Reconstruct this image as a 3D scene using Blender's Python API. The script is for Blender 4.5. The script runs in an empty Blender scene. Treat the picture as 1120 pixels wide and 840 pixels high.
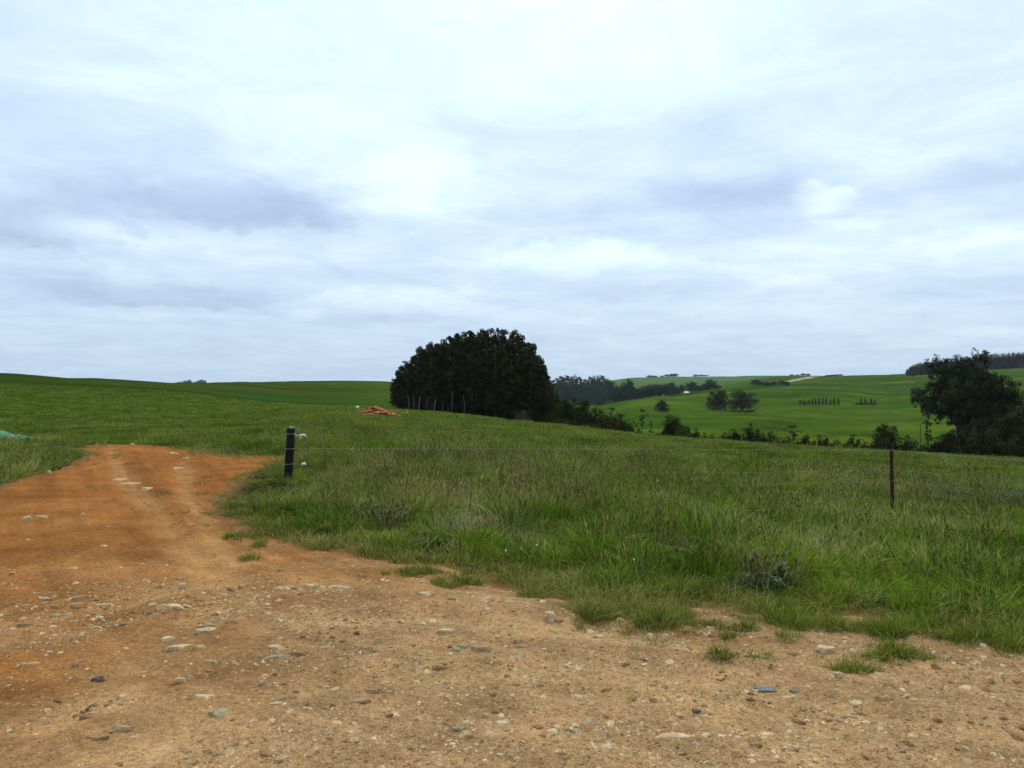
import bpy, math, random
import numpy as np
from mathutils import Vector, Matrix
random.seed(7); rng = np.random.default_rng(7)
R = math.radians
sc = bpy.context.scene
COL = sc.collection
# ------------------------------------------------------------------ camera
F = 850.0; CX = 560.0; CY = 420.0; EYE = 1.6
cam_d = bpy.data.cameras.new('camera'); cam = bpy.data.objects.new('camera', cam_d); COL.objects.link(cam)
cam.location = (0, 0, EYE); cam.rotation_euler = (R(90), 0, 0)
cam_d.sensor_width = 36; cam_d.lens = F / 1120 * 36; cam_d.clip_start = 0.05; cam_d.clip_end = 20000
sc.camera = cam
# ------------------------------------------------------------------ exposure
sc.view_settings.view_transform = 'Standard'; sc.view_settings.look = 'None'
sc.view_settings.gamma = 1; sc.view_settings.exposure = 0.12; sc.view_settings.use_curve_mapping = False
sc.cycles.max_bounces = 5; sc.cycles.diffuse_bounces = 2; sc.cycles.glossy_bounces = 2
sc.cycles.transparent_max_bounces = 6; sc.cycles.volume_bounces = 0
# ------------------------------------------------------------------ sun and sky
SUN_EL, SUN_AZ = 58.0, 20.0            # degrees; azimuth clockwise from straight ahead (+Y)
HAZE = 0.00005
sun_d = bpy.data.lights.new('sun', 'SUN'); sun_d.energy = 1.5; sun_d.angle = R(10); sun_d.color = (1.0, .95, .87)
sun = bpy.data.objects.new('sun', sun_d); COL.objects.link(sun)
_e, _a = R(SUN_EL), R(SUN_AZ)
to_sun = Vector((math.sin(_a) * math.cos(_e), math.cos(_a) * math.cos(_e), math.sin(_e)))
sun.rotation_euler = to_sun.to_track_quat('Z', 'Y').to_euler()

class NT:
    """tiny helper to wire shader nodes"""
    def __init__(s, tree): s.t = tree; s.n = tree.nodes; s.l = tree.links
    def put(s, sock, v):
        if v is None: return
        if hasattr(v, 'node'): s.l.new(v, sock)
        else:
            try: sock.default_value = v
            except Exception: sock.default_value = tuple(v)
    def math(s, op, a, b=None, c=None, clamp=False):
        m = s.n.new('ShaderNodeMath'); m.operation = op; m.use_clamp = clamp
        for i, v in enumerate((a, b, c)): s.put(m.inputs[i], v)
        return m.outputs[0]
    def vmath(s, op, a, b=None):
        m = s.n.new('ShaderNodeVectorMath'); m.operation = op
        s.put(m.inputs[0], a); s.put(m.inputs[1], b)
        return m.outputs[0]
    def noise(s, vec, scale, detail=4, rough=.55, dist=0.0, out='Fac'):
        m = s.n.new('ShaderNodeTexNoise'); s.put(m.inputs['Vector'], vec)
        m.inputs['Scale'].default_value = scale; m.inputs['Detail'].default_value = detail
        m.inputs['Roughness'].default_value = rough; m.inputs['Distortion'].default_value = dist
        return m.outputs[out]
    def ramp(s, fac, stops, interp='LINEAR'):
        m = s.n.new('ShaderNodeValToRGB'); s.put(m.inputs[0], fac); cr = m.color_ramp; cr.interpolation = interp
        while len(cr.elements) < len(stops): cr.elements.new(.5)
        for e, (p, c) in zip(cr.elements, stops): e.position = p; e.color = (*c, 1)
        return m.outputs[0]
    def mix(s, fac, a, b, mode='MIX'):
        m = s.n.new('ShaderNodeMix'); m.data_type = 'RGBA'; m.blend_type = mode
        s.put(m.inputs[0], fac)
        for k, v in ((6, a), (7, b)):
            if isinstance(v, tuple) and len(v) == 3: v = (*v, 1)
            s.put(m.inputs[k], v)
        return m.outputs[2]
    def attr(s, name, out='Color'):
        m = s.n.new('ShaderNodeAttribute'); m.attribute_name = name; return m.outputs[out]
    def comb(s, x, y, z):
        m = s.n.new('ShaderNodeCombineXYZ')
        for i, v in enumerate((x, y, z)): s.put(m.inputs[i], v)
        return m.outputs[0]
    def sep(s, v):
        m = s.n.new('ShaderNodeSeparateXYZ'); s.put(m.inputs[0], v); return m.outputs
    def pos(s): return s.n.new('ShaderNodeNewGeometry').outputs['Position']

def build_world():
    w = bpy.data.worlds.new('World'); sc.world = w; w.use_nodes = True
    t = NT(w.node_tree); t.n.clear()
    out = t.n.new('ShaderNodeOutputWorld'); bg = t.n.new('ShaderNodeBackground')
    sky = t.n.new('ShaderNodeTexSky'); sky.sky_type = 'NISHITA'; sky.sun_disc = False
    sky.sun_elevation = R(SUN_EL); sky.sun_rotation = R(SUN_AZ); sky.dust_density = 1.5; sky.air_density = 1.0
    ST = 0.1
    tc = t.n.new('ShaderNodeTexCoord').outputs['Generated']
    X, Y, Z = t.sep(tc)
    az0 = t.math('ARCTAN2', X, Y); el0 = t.math('ARCSINE', Z)
    # clouds lie in a layer overhead: flatten towards the horizon
    zz = t.math('ADD', t.math('MAXIMUM', Z, 0.0), 0.11)
    P = t.comb(t.math('DIVIDE', X, zz), t.math('DIVIDE', Y, zz), 0.0)
    n1 = t.noise(P, 0.9, 8, .56, .5)
    n2 = t.noise(t.vmath('ADD', P, (7.3, 2.1, 0)), 2.4, 9, .64, .6)
    n3 = t.noise(t.vmath('ADD', P, (1.3, 9.1, 3)), 0.45, 5, .5, .2)
    wcol = t.noise(t.comb(az0, t.math('MULTIPLY', el0, 1.8), 0.0), 4.5, 6, .6, 0, 'Color')
    wr, wg, wb = t.sep(wcol)
    az = t.math('ADD', az0, t.math('MULTIPLY', t.math('SUBTRACT', wr, .5), .20))
    el = t.math('ADD', el0, t.math('MULTIPLY', t.math('SUBTRACT', wg, .5), .11))
    feats = [  # azimuth/elevation of the clouds seen that day (as px measured) , widths, brightness
        (438, 205, 60, 32, .52), (300, 135, 150, 45, .16), (640, 40, 210, 60, .20), (130, 268, 80, 10, .30),
        (230, 40, 170, 50, .12), (215, 205, 110, 38, -.20), (320, 238, 70, 30, -.34), (150, 235, 85, 30, -.24),
        (170, 322, 130, 15, -.30), (20, 275, 50, 34, -.22), (815, 205, 115, 22, -.44), (1090, 195, 70, 16, -.36),
        (640, 288, 100, 20, .22), (640, 322, 130, 12, -.10), (905, 212, 34, 20, .34), (450, 335, 110, 14, .10),
        (980, 270, 170, 10, .16), (980, 240, 150, 18, -.06), (1060, 90, 120, 60, .06), (440, 352, 110, 9, -.10), (1080, 352, 60, 6, .14),
        (900, 345, 160, 12, .05), (640, 238, 150, 20, -.22), (520, 150, 80, 30, -.08), (180, 110, 120, 40, -.06), (900, 130, 140, 30, -.04), (520, 385, 700, 26, -.12), (560, 330, 900, 60, -.03), (40, 130, 120, 70, -.04)]
    tot = None
    for (u, v, su, sv, amp) in feats:
        a = math.atan2(u - CX, F); e = math.atan2(CY - v, F) * math.cos(a) ** .9
        da = t.math('DIVIDE', t.math('SUBTRACT', az, a), su / F * 1.0)
        de = t.math('DIVIDE', t.math('SUBTRACT', el, e), sv / F * 1.0)
        q = t.math('MULTIPLY_ADD', da, da, t.math('MULTIPLY', de, de))
        g = t.math('MULTIPLY', t.math('POWER', 2.718, t.math('MULTIPLY', q, -1.0)), amp)
        tot = g if tot is None else t.math('ADD', tot, g)
    # separate cumulus with readable edges: (az, el, half width, half height, lit top, grey base)
    billow = t.noise(t.comb(az0, t.math('MULTIPLY', el0, 1.5), 2.0), 16.0, 8, .62)
    for (u, v, su, sv, top, base) in [(640, 292, 135, 42, .30, -.20), (270, 228, 125, 56, .04, -.34), (905, 214, 52, 24, .24, -.04), (165, 322, 150, 26, .10, -.40), (455, 342, 150, 24, .22, -.16), (870, 318, 70, 18, .18, -.05),
                                     (70, 262, 90, 40, .0, -.34), (1085, 285, 80, 30, .20, -.10), (980, 250, 90, 26, .18, -.14), (1090, 362, 60, 10, .0, -.22)]:
        a = math.atan2(u - CX, F); e = math.atan2(CY - v, F) * math.cos(a) ** .9
        da = t.math('DIVIDE', t.math('SUBTRACT', az, a), su / F); de = t.math('DIVIDE', t.math('SUBTRACT', el, e), sv / F)
        below = t.math('MULTIPLY', t.math('LESS_THAN', de, 0.0), 1.2)
        q = t.math('MULTIPLY_ADD', da, da, t.math('MULTIPLY', t.math('MULTIPLY', de, de), t.math('ADD', below, 1.0)))
        g = t.math('ADD', t.math('SUBTRACT', 1.0, q), t.math('MULTIPLY', t.math('SUBTRACT', billow, .5), 2.2))
        m_ = t.math('DIVIDE', t.math('SUBTRACT', g, .30), .34, clamp=True)
        sh = t.math('MULTIPLY_ADD', t.math('MULTIPLY_ADD', de, .5, .5, clamp=True), top - base, base)
        tot = t.math('MULTIPLY_ADD', m_, sh, tot)
    b = t.math('ADD', tot, .60)
    b = t.math('ADD', b, t.math('MULTIPLY', t.math('SUBTRACT', n1, .5), .74))
    b = t.math('ADD', b, t.math('MULTIPLY', t.math('SUBTRACT', n2, .5), .75))
    b = t.math('ADD', b, t.math('MULTIPLY', t.math('SUBTRACT', n3, .5), .20))
    b = t.math('ADD', b, t.math('MULTIPLY', t.math('MAXIMUM', el0, 0.0), .10))
    k = 1 / ST
    cl = t.ramp(t.math('MULTIPLY', b, .8, clamp=True), [(0.0, (.42, .52, .71)), (.22, (.52, .63, .82)), (.40, (.62, .755, .93)), (.56, (.74, .88, .98)), (.74, (.88, 1.0, 1.0)), (1.0, (1.0, 1.0, 1.0))])
    cl = t.mix(1.0, cl, (.97, 1.0, 1.0), 'MULTIPLY')
    # high overcast grows brighter overhead, like a real one
    gain = t.math('MULTIPLY_ADD', t.math('MAXIMUM', Z, 0.0), .55, .94)
    cl = t.mix(1.0, cl, t.comb(t.math('MULTIPLY', gain, k), t.math('MULTIPLY', gain, k), t.math('MULTIPLY', gain, k)), 'MULTIPLY')
    low = t.math('SUBTRACT', 1.0, t.math('DIVIDE', el0, .16), clamp=True)
    cl = t.mix(t.math('MULTIPLY', low, .55), cl, (.46 * k, .64 * k, .88 * k))
    thin = t.math('MULTIPLY_ADD', n2, -.10, .20, clamp=True)
    c = t.mix(thin, cl, sky.outputs[0])
    t.l.new(c, bg.inputs[0]); bg.inputs[1].default_value = ST
    t.l.new(bg.outputs[0], out.inputs[0])
build_world()

# ================================================================== numpy noise
def _hash(ix, iy, seed):
    h = (ix.astype(np.int64) * 374761393 + iy.astype(np.int64) * 668265263 + seed * 974634777) & 0x7fffffff
    h = ((h ^ (h >> 13)) * 1274126177) & 0x7fffffff
    h = ((h ^ (h >> 16)) * 2246822519) & 0x7fffffff
    return (h & 0xffff) / 65535.0
def vnoise(x, y, seed=0):
    x = np.asarray(x, float); y = np.asarray(y, float)
    ix = np.floor(x); iy = np.floor(y); fx = x - ix; fy = y - iy
    fx = fx * fx * fx * (fx * (fx * 6 - 15) + 10); fy = fy * fy * fy * (fy * (fy * 6 - 15) + 10)
    a = _hash(ix, iy, seed); b = _hash(ix + 1, iy, seed); c = _hash(ix, iy + 1, seed); d = _hash(ix + 1, iy + 1, seed)
    return (a * (1 - fx) + b * fx) * (1 - fy) + (c * (1 - fx) + d * fx) * fy * 1.0
def fbm(x, y, oct=4, seed=0, gain=.5):
    s = 0; a = 1; tot = 0; c, sn = math.cos(.7), math.sin(.7)
    for i in range(oct):
        s = s + a * (vnoise(x, y, seed + i * 17) - .5); tot += a; a *= gain
        x, y = (x * c - y * sn) * 2.03 + 11.3, (x * sn + y * c) * 2.03 + 5.7
    return s / tot * 2      # about -1..1
def sstep(a, b, x): t = np.clip((x - a) / (b - a), 0, 1); return t * t * (3 - 2 * t)

# ================================================================== the lie of the land
# surveyed heights: for bearings (px column u) and distances d, ground height z (m); 'v' entries are sight-line rows
DS = [3, 6, 10, 14, 20, 30, 45, 60, 90, 130, 180, 250, 350, 500, 700, 1000, 1600, 3500]
def V(v): return ('v', v)
TAB = {
 -300: [0, 0, 0, .02, .0, .0, .0, .2, .9, 1.8, 3.4, 6.0, 6.0, 1, -4, -8, -10, -10],
 0:    [0, 0, 0, 0, -.02, .0, .0, .08, V(432), V(425), V(416), V(408.6), 4.4, 0, -5, -8, -10, -10],
 100:  [0, 0, 0, 0, -.02, 0, .0, .0, V(434), V(428), V(420.5), V(415.2), V(415), 0, -5, -8, -10, -10],
 200:  [0, 0, 0, 0, -.02, -.03, -.1, -.15, V(435.5), V(431), V(427), V(423.5), V(420.3), 0, -6, -6, -3, -10],
 260:  [0, 0, 0, 0, -.02, -.05, -.15, -.25, V(440), V(438), V(434.5), V(427), V(421), V(418), -2, -8, -10, -10],
 330:  [0, 0, 0, 0, -.02, -.05, -.2, -.35, V(445.5), V(444.5), V(440), V(433), V(425), V(417.2), 0, -10, -10, -10],
 430:  [0, 0, 0, -.02, -.05, -.15, -.45, -.75, V(448), V(447), V(443), V(435), V(426), V(419.3), 0, -12, -12, -10],
 520:  [0, 0, -.02, -.06, -.12, -.3, -.7, -1.15, V(455.5), V(455), -6.2, -9.5, -11, -9, -7, -6, -6, -10],
 600: [0, 0, -.03, -.09, -.22, -.48, -.9, -1.5, -3.35, -6.3, -12, -17, -20, -21, -19, -17, -6, 0],
 650: [0, 0, -.05, -.14, -.3, -.62, -1.1, -1.9, -4.0, -7.25, -14, -19, -19, V(444), -20, -14, 4, 0],
 700: [0, 0, -.08, -.19, -.38, -.78, -1.35, -2.3, -4.7, -8.3, -16, -19.5, V(462), V(436), -13, -8, V(413), -5],
 780: [0, 0, -.12, -.28, -.52, -.97, -1.66, -2.85, -5.5, -9.4, -17, -20.5, V(465), V(440), V(427), V(425), V(412), -5],
 860: [0, -.01, -.18, -.38, -.65, -1.15, -1.95, -3.2, -6.0, -10.15, -17, -20.5, V(464), V(438), V(421), V(413.5), V(411.5), -5],
 975: [0, -.02, -.26, -.48, -.82, -1.35, -2.3, -3.7, -6.6, -11.1, -17.5, -20.5, V(468), V(442), V(420), V(409.5), 5, -5],
 1050: [0, -.03, -.29, -.54, -.9, -1.45, -2.5, -4.0, -7.05, -11.7, -17, -19.5, V(463), V(436), V(415), V(406), 5, -5],
 1120: [0, -.04, -.32, -.6, -1.0, -1.55, -2.7, -4.3, -7.5, -12.3, -17, V(488), V(458), V(431), V(409), V(402), 10, 0],
 1400: [0, -.06, -.38, -.75, -1.2, -1.8, -3.0, -5, -8, -12, -15, -14, -8, 2, 18, 26, 10, 0],
}
def pchip(x, y, xq):
    x = np.asarray(x, float); y = np.asarray(y, float)
    h = np.diff(x); dl = (y[1:] - y[:-1]) / h.reshape(-1, *([1] * (y.ndim - 1)))
    m = np.zeros_like(y); m[0] = dl[0]; m[-1] = dl[-1]
    a, b = dl[:-1], dl[1:]
    w1 = (2 * h[1:] + h[:-1]).reshape(-1, *([1] * (y.ndim - 1))); w2 = (h[1:] + 2 * h[:-1]).reshape(-1, *([1] * (y.ndim - 1)))
    ok = a * b > 0
    with np.errstate(all='ignore'): mm = (w1 + w2) / (w1 / a + w2 / b)
    m[1:-1] = np.where(ok, mm, 0)
    i = np.clip(np.searchsorted(x, xq) - 1, 0, len(x) - 2)
    sh = (-1, *([1] * (y.ndim - 1)))
    t = ((xq - x[i]) / h[i]).reshape(sh); H = h[i].reshape(sh)
    return (2*t**3 - 3*t**2 + 1) * y[i] + (t**3 - 2*t**2 + t) * H * m[i] + (-2*t**3 + 3*t**2) * y[i+1] + (t**3 - t**2) * H * m[i+1]
US = sorted(TAB)
ZT = np.array([[(EYE - (z[1] - CY) * d / F) if isinstance(z, tuple) else z for z, d in zip(TAB[u], DS)] for u in US])
LG0, LG1, NL, NU = math.log(3), math.log(3500), 420, 420
lq = np.linspace(LG0, LG1, NL); uq = np.linspace(-300, 1400, NU)
G = pchip(np.log(DS), ZT.T, lq).T            # (u, NL)
G = pchip(US, G, uq)                          # (NU, NL)
def hbase(x, y):
    x = np.asarray(x, float); y = np.asarray(y, float)
    r = np.hypot(x, y); az = np.clip(np.arctan2(x, y), -R(46), R(46))
    d = r * np.cos(az); u = CX + F * np.tan(az)
    fu = np.clip((u + 300) / 1700 * (NU - 1), 0, NU - 1.001); fl = np.clip((np.log(np.maximum(d, .01)) - LG0) / (LG1 - LG0) * (NL - 1), 0, NL - 1.001)
    i = fu.astype(int); j = fl.astype(int); a = fu - i; b = fl - j
    return (G[i, j] * (1 - a) + G[i + 1, j] * a) * (1 - b) + (G[i, j + 1] * (1 - a) + G[i + 1, j + 1] * a) * b
def H(x, y):
    x = np.asarray(x, float); y = np.asarray(y, float); r = np.hypot(x, y)
    z = hbase(x, y)
    z = z + fbm(x / 3.1, y / 3.1, 3, 3) * .035 * sstep(2, 8, r) * (1 - sstep(100, 200, r))
    z = z + fbm(x / 14, y / 14, 3, 9) * .09 * sstep(18, 40, r) * (1 - sstep(250, 500, r))
    z = z + fbm(x / 55, y / 55, 4, 21) * 2.2 * sstep(180, 420, r) + fbm(x / 120 + 3, y / 90, 3, 27) * 4.0 * sstep(230, 420, r) * (1 - sstep(560, 760, r)) * sstep(.02, .15, x / (r + 1))
    z = z - .17 * sstep(16, 34, r) * (1 - sstep(110, 170, r)) - .10 * sstep(5, 9, r) * (1 - sstep(16, 30, r)) * sstep(-.1, .3, x / (r + .1))
    return z
def h1(x, y): return float(H(np.array([x]), np.array([y]))[0])
def at(u, v, dmin=1.5, dmax=3000):
    """the point of the land seen along bearing u and slope v (first crossing beyond dmin)"""
    d = np.exp(np.linspace(math.log(dmin), math.log(dmax), 4000))
    x = (u - CX) / F * d; zs = EYE - (v - CY) * d / F; g = H(x, d)
    k = np.argmax(zs <= g)
    if not (zs <= g).any(): k = int(np.argmin(zs - g))
    return float(x[k]), float(d[k]), float(g[k])

# ------------------------------------------------------------------ dirt outline in plan (metres)
edge_px = [(1500, 740), (1250, 712), (1120, 697), (1010, 688), (935, 678), (870, 676), (800, 664), (725, 668), (640, 668), (590, 648), (520, 636), (470, 620),
           (400, 610), (330, 598), (262, 582), (232, 566), (228, 548), (246, 528), (275, 514), (304, 505), (296, 500), (250, 499), (215, 494), (180, 489),
           (150, 486.5), (100, 487), (94, 491), (108, 498), (82, 507), (50, 516), (20, 524), (0, 532), (-60, 550), (-200, 590), (-420, 640)]
def flat_pt(u, v):
    x, y, z = at(u, v, 1.5, 60); return (x, y)
POLY = [flat_pt(u, v) for u, v in edge_px] + [(-8, 3.0), (-30, -25), (30, -25), (20, 2)]
POLY = np.array(POLY)
def sdist(x, y):
    """signed distance to the dirt outline, + inside"""
    x = np.asarray(x, float); y = np.asarray(y, float)
    best = np.full(x.shape, 1e9); ins = np.zeros(x.shape, bool)
    n = len(POLY)
    for i in range(n):
        ax, ay = POLY[i]; bx, by = POLY[(i + 1) % n]; ex, ey = bx - ax, by - ay
        t = np.clip(((x - ax) * ex + (y - ay) * ey) / (ex * ex + ey * ey + 1e-9), 0, 1)
        best = np.minimum(best, np.hypot(x - ax - t * ex, y - ay - t * ey))
        c = ((ay > y) != (by > y)) & (x < (bx - ax) * (y - ay) / (by - ay + 1e-12) + ax)
        ins ^= c
    return np.where(ins, best, -best)
def dirt_sd(x, y):
    return sdist(x, y) + fbm(x / .55, y / .55, 4, 40) * .16
ruts = [[(-60, 900), (200, 800), (420, 735), (640, 730), (1300, 850)], [(-40, 700), (230, 640), (180, 570), (130, 520), (120, 492)],
        [(300, 690), (480, 680), (700, 700), (1120, 760)], [(60, 800), (250, 660), (240, 600), (205, 545), (200, 505)], [(150, 840), (400, 745), (560, 745), (900, 800)]]
RUT = [np.array([flat_pt(u, v) for u, v in r]) for r in ruts]
def pldist(x, y, P):
    b = np.full(np.shape(x), 1e9)
    for i in range(len(P) - 1):
        ax, ay = P[i]; ex, ey = P[i + 1] - P[i]
        t = np.clip(((x - ax) * ex + (y - ay) * ey) / (ex * ex + ey * ey + 1e-9), 0, 1)
        b = np.minimum(b, np.hypot(x - ax - t * ex, y - ay - t * ey))
    return b
BEND = np.array([flat_pt(u, v) for u, v in [(1500, 830), (1150, 775), (900, 745), (640, 705), (420, 665), (290, 618), (205, 568), (160, 525), (135, 494)]])
def bend_coords(x, y):
    best = np.full(np.shape(x), 1e9); S = np.zeros(np.shape(x)); sg = np.zeros(np.shape(x)); acc = 0
    for i in range(len(BEND) - 1):
        ax, ay = BEND[i]; ex, ey = BEND[i + 1] - BEND[i]; L = math.hypot(ex, ey)
        t = np.clip(((x - ax) * ex + (y - ay) * ey) / (L * L), 0, 1); dd = np.hypot(x - ax - t * ex, y - ay - t * ey)
        c = np.sign((x - ax) * ey - (y - ay) * ex); m = dd < best; best = np.where(m, dd, best); S = np.where(m, acc + t * L, S); sg = np.where(m, c, sg); acc += L
    return best * sg, S
def streaks(x, y):
    D, S = bend_coords(x, y)
    st = fbm(D / .10 + 40, S / 2.6, 4, 401) * .6 + fbm(D / .38 + 9, S / 5.0, 3, 431) * .7
    return st * np.exp(-(D / 2.6) ** 2)
def hdirt(x, y, sd=None, rut=False):
    """surface of the bare track"""
    z = H(x, y)
    if sd is None: sd = dirt_sd(x, y)
    lump = fbm(x / .9, y / .9, 3, 61) * .030 + fbm(x / .23, y / .23, 3, 71) * .016 + fbm(x / .055, y / .055, 2, 81) * .006
    stk = streaks(x, y); wheel = stk * .014; rr = 0
    for P in RUT:
        dd = pldist(x, y, P) + fbm(x / 1.3, y / 1.3, 2, 91) * .12
        g = np.exp(-(dd / .14) ** 2); wheel = wheel - .028 * g + .016 * np.exp(-((dd - .24) / .08) ** 2); rr = rr + g
    z = z + np.clip(sd * .12, -.05, .03) + (lump + wheel) * sstep(-.05, .3, sd)
    return (z, rr, stk) if rut else z
def hd1(x, y): return float(hdirt(np.array([x]), np.array([y]))[0])
def top1(x, y):
    return hd1(x, y) if y < 32 and sdist(np.array([x]), np.array([y]))[0] > .0 else h1(x, y)

# ================================================================== mesh helpers
def mesh_np(name, co, faces, mat, smooth=False, cols=None):
    """co (n,3), faces (m,k) array of equal polygons"""
    me = bpy.data.meshes.new(name); co = np.asarray(co, np.float32); faces = np.asarray(faces, np.int32)
    me.vertices.add(len(co)); me.vertices.foreach_set('co', co.ravel())
    k = faces.shape[1]; me.loops.add(faces.size); me.loops.foreach_set('vertex_index', faces.ravel())
    me.polygons.add(len(faces)); me.polygons.foreach_set('loop_start', np.arange(0, faces.size, k, dtype=np.int32))
    me.polygons.foreach_set('loop_total', np.full(len(faces), k, np.int32))
    if smooth: me.polygons.foreach_set('use_smooth', np.ones(len(faces), bool))
    me.update(calc_edges=True); me.validate()
    if cols:
        for nm, c in cols.items():
            a = me.color_attributes.new(nm, 'FLOAT_COLOR', 'POINT'); c = np.asarray(c, np.float32)
            if c.shape[1] == 3: c = np.hstack([c, np.ones((len(c), 1), np.float32)])
            a.data.foreach_set('color', c.ravel())
    if mat: me.materials.append(mat)
    return me
def link(name, me, parent=None, loc=None):
    o = bpy.data.objects.new(name, me); COL.objects.link(o)
    if parent: o.parent = parent
    if loc: o.location = loc
    return o
def tag(o, label=None, cat=None, group=None, kind=None):
    for k, v in (('label', label), ('category', cat), ('group', group), ('kind', kind)):
        if v: o[k] = v
    return o
def empty(name, loc, rz=0, s=(1, 1, 1)):
    o = bpy.data.objects.new(name, None); COL.objects.link(o); o.location = loc; o.rotation_euler = (0, 0, rz); o.scale = s
    o.empty_display_size = .3
    return o
def grid_faces(nr, nc):
    i = np.arange(nr - 1)[:, None] * nc + np.arange(nc - 1)[None, :]
    return np.stack([i, i + 1, i + nc + 1, i + nc], -1).reshape(-1, 4)
class MB:
    def __init__(s): s.v = []; s.f = []
    def tube(s, pts, rad, n=6, cap=True):
        b = len(s.v); pts = [Vector(p) for p in pts]; up = Vector((.3, .2, 1)).normalized()
        for i, p in enumerate(pts):
            d = (pts[min(i + 1, len(pts) - 1)] - pts[max(i - 1, 0)]).normalized()
            a = d.cross(up)
            if a.length < .05: a = d.cross(Vector((1, 0, 0)))
            a.normalize(); c = d.cross(a); r = rad[i] if hasattr(rad, '__len__') else rad
            for k in range(n):
                an = 2 * math.pi * k / n; s.v.append(tuple(p + a * (math.cos(an) * r) + c * (math.sin(an) * r)))
        for i in range(len(pts) - 1):
            for k in range(n):
                q = b + i * n + k; w = b + i * n + (k + 1) % n; s.f.append((q, w, w + n, q + n))
        if cap: s.f.append(tuple(range(b + n - 1, b - 1, -1))); s.f.append(tuple(b + (len(pts) - 1) * n + k for k in range(n)))
    def box(s, lo, hi):
        b = len(s.v); (x0, y0, z0), (x1, y1, z1) = lo, hi
        s.v += [(x0,y0,z0),(x1,y0,z0),(x1,y1,z0),(x0,y1,z0),(x0,y0,z1),(x1,y0,z1),(x1,y1,z1),(x0,y1,z1)]
        for f in ((0,3,2,1),(4,5,6,7),(0,1,5,4),(1,2,6,5),(2,3,7,6),(3,0,4,7)): s.f.append(tuple(b + k for k in f))
    def mesh(s, name, mat, smooth=False):
        me = bpy.data.meshes.new(name); me.from_pydata(s.v, [], s.f)
        if smooth: me.polygons.foreach_set('use_smooth', [True] * len(me.polygons))
        me.materials.append(mat); me.update(); return me
def mat_new(name, rough=.9, spec=.2):
    m = bpy.data.materials.new(name); m.use_nodes = True; t = NT(m.node_tree)
    p = t.n['Principled BSDF']; p.inputs['Roughness'].default_value = rough; p.inputs['Specular IOR Level'].default_value = spec
    return m, t, p
def bump(t, p, h, strength, dist):
    b = t.n.new('ShaderNodeBump'); b.inputs['Strength'].default_value = strength; b.inputs['Distance'].default_value = dist
    t.put(b.inputs['Height'], h); t.l.new(b.outputs[0], p.inputs['Normal'])
def simple_mat(name, stops, scale=3.0, rough=.9, spec=.15, bmp=0, bdist=.01, obj=True, detail=5):
    m, t, p = mat_new(name, rough, spec)
    vec = t.n.new('ShaderNodeTexCoord').outputs['Object'] if obj else t.pos()
    n = t.noise(vec, scale, detail, .6)
    t.l.new(t.ramp(n, stops), p.inputs['Base Color'])
    if bmp: bump(t, p, t.noise(vec, scale * 3, 6, .65), bmp, bdist)
    return m

# ================================================================== materials
def ground_mat():
    m, t, p = mat_new('paddock_turf', 1, .0)
    P = t.pos(); c = t.attr('tone')
    n = t.noise(P, .9, 7, .7); n2 = t.noise(P, 6.0, 6, .7)
    # streaks that follow the mown/grazed contours
    f = t.math('MULTIPLY_ADD', t.math('SUBTRACT', n, .5), 1.5, 1.0); g = t.math('MULTIPLY_ADD', t.math('SUBTRACT', n2, .5), 1.1, 1.0)
    fg = t.math('MULTIPLY', f, g)
    c = t.mix(1.0, c, t.comb(fg, fg, fg), 'MULTIPLY')
    t.l.new(c, p.inputs['Base Color'])
    bump(t, p, t.math('ADD', n2, t.math('MULTIPLY', n, 3.0)), .7, .25)
    return m
def dirt_mat():
    m, t, p = mat_new('orange_dirt', .95, .04)
    P = t.pos(); c = t.attr('tone')
    n1 = t.noise(P, 2.2, 8, .62); n2 = t.noise(P, 26.0, 5, .7); n3 = t.noise(P, 110.0, 3, .6)
    f = t.math('MULTIPLY', t.math('MULTIPLY_ADD', t.math('SUBTRACT', n1, .5), 1.3, 1.0), t.math('MULTIPLY_ADD', t.math('SUBTRACT', n2, .5), 1.7, 1.0))
    f = t.math('MULTIPLY', f, t.math('MULTIPLY_ADD', t.math('SUBTRACT', n3, .5), 1.6, 1.0))
    c = t.mix(1.0, c, t.comb(f, f, f), 'MULTIPLY')
    # pale flecks and dark specks
    vo = t.n.new('ShaderNodeTexVoronoi'); vo.inputs['Scale'].default_value = 42; t.l.new(P, vo.inputs['Vector'])
    sp = t.math('MULTIPLY', t.math('LESS_THAN', vo.outputs['Distance'], .26), t.math('GREATER_THAN', t.noise(P, 1.7, 5, .7), .53))
    vc = t.sep(vo.outputs['Color'])
    c = t.mix(t.math('MULTIPLY', sp, t.math('MULTIPLY', vc[0], .8)), c, t.ramp(vc[1], [(0, (.20, .13, .08)), (.35, (.42, .29, .16)), (1, (.60, .50, .36))]))
    t.l.new(c, p.inputs['Base Color'])
    hh = t.math('ADD', t.math('MULTIPLY', n2, 1.2), t.math('MULTIPLY', n3, .5)); hh = t.math('ADD', hh, t.math('MULTIPLY', sp, .25))
    bump(t, p, hh, 1.0, .035)
    return m
M = {}
M['ground'] = ground_mat(); M['dirt'] = dirt_mat()
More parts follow.
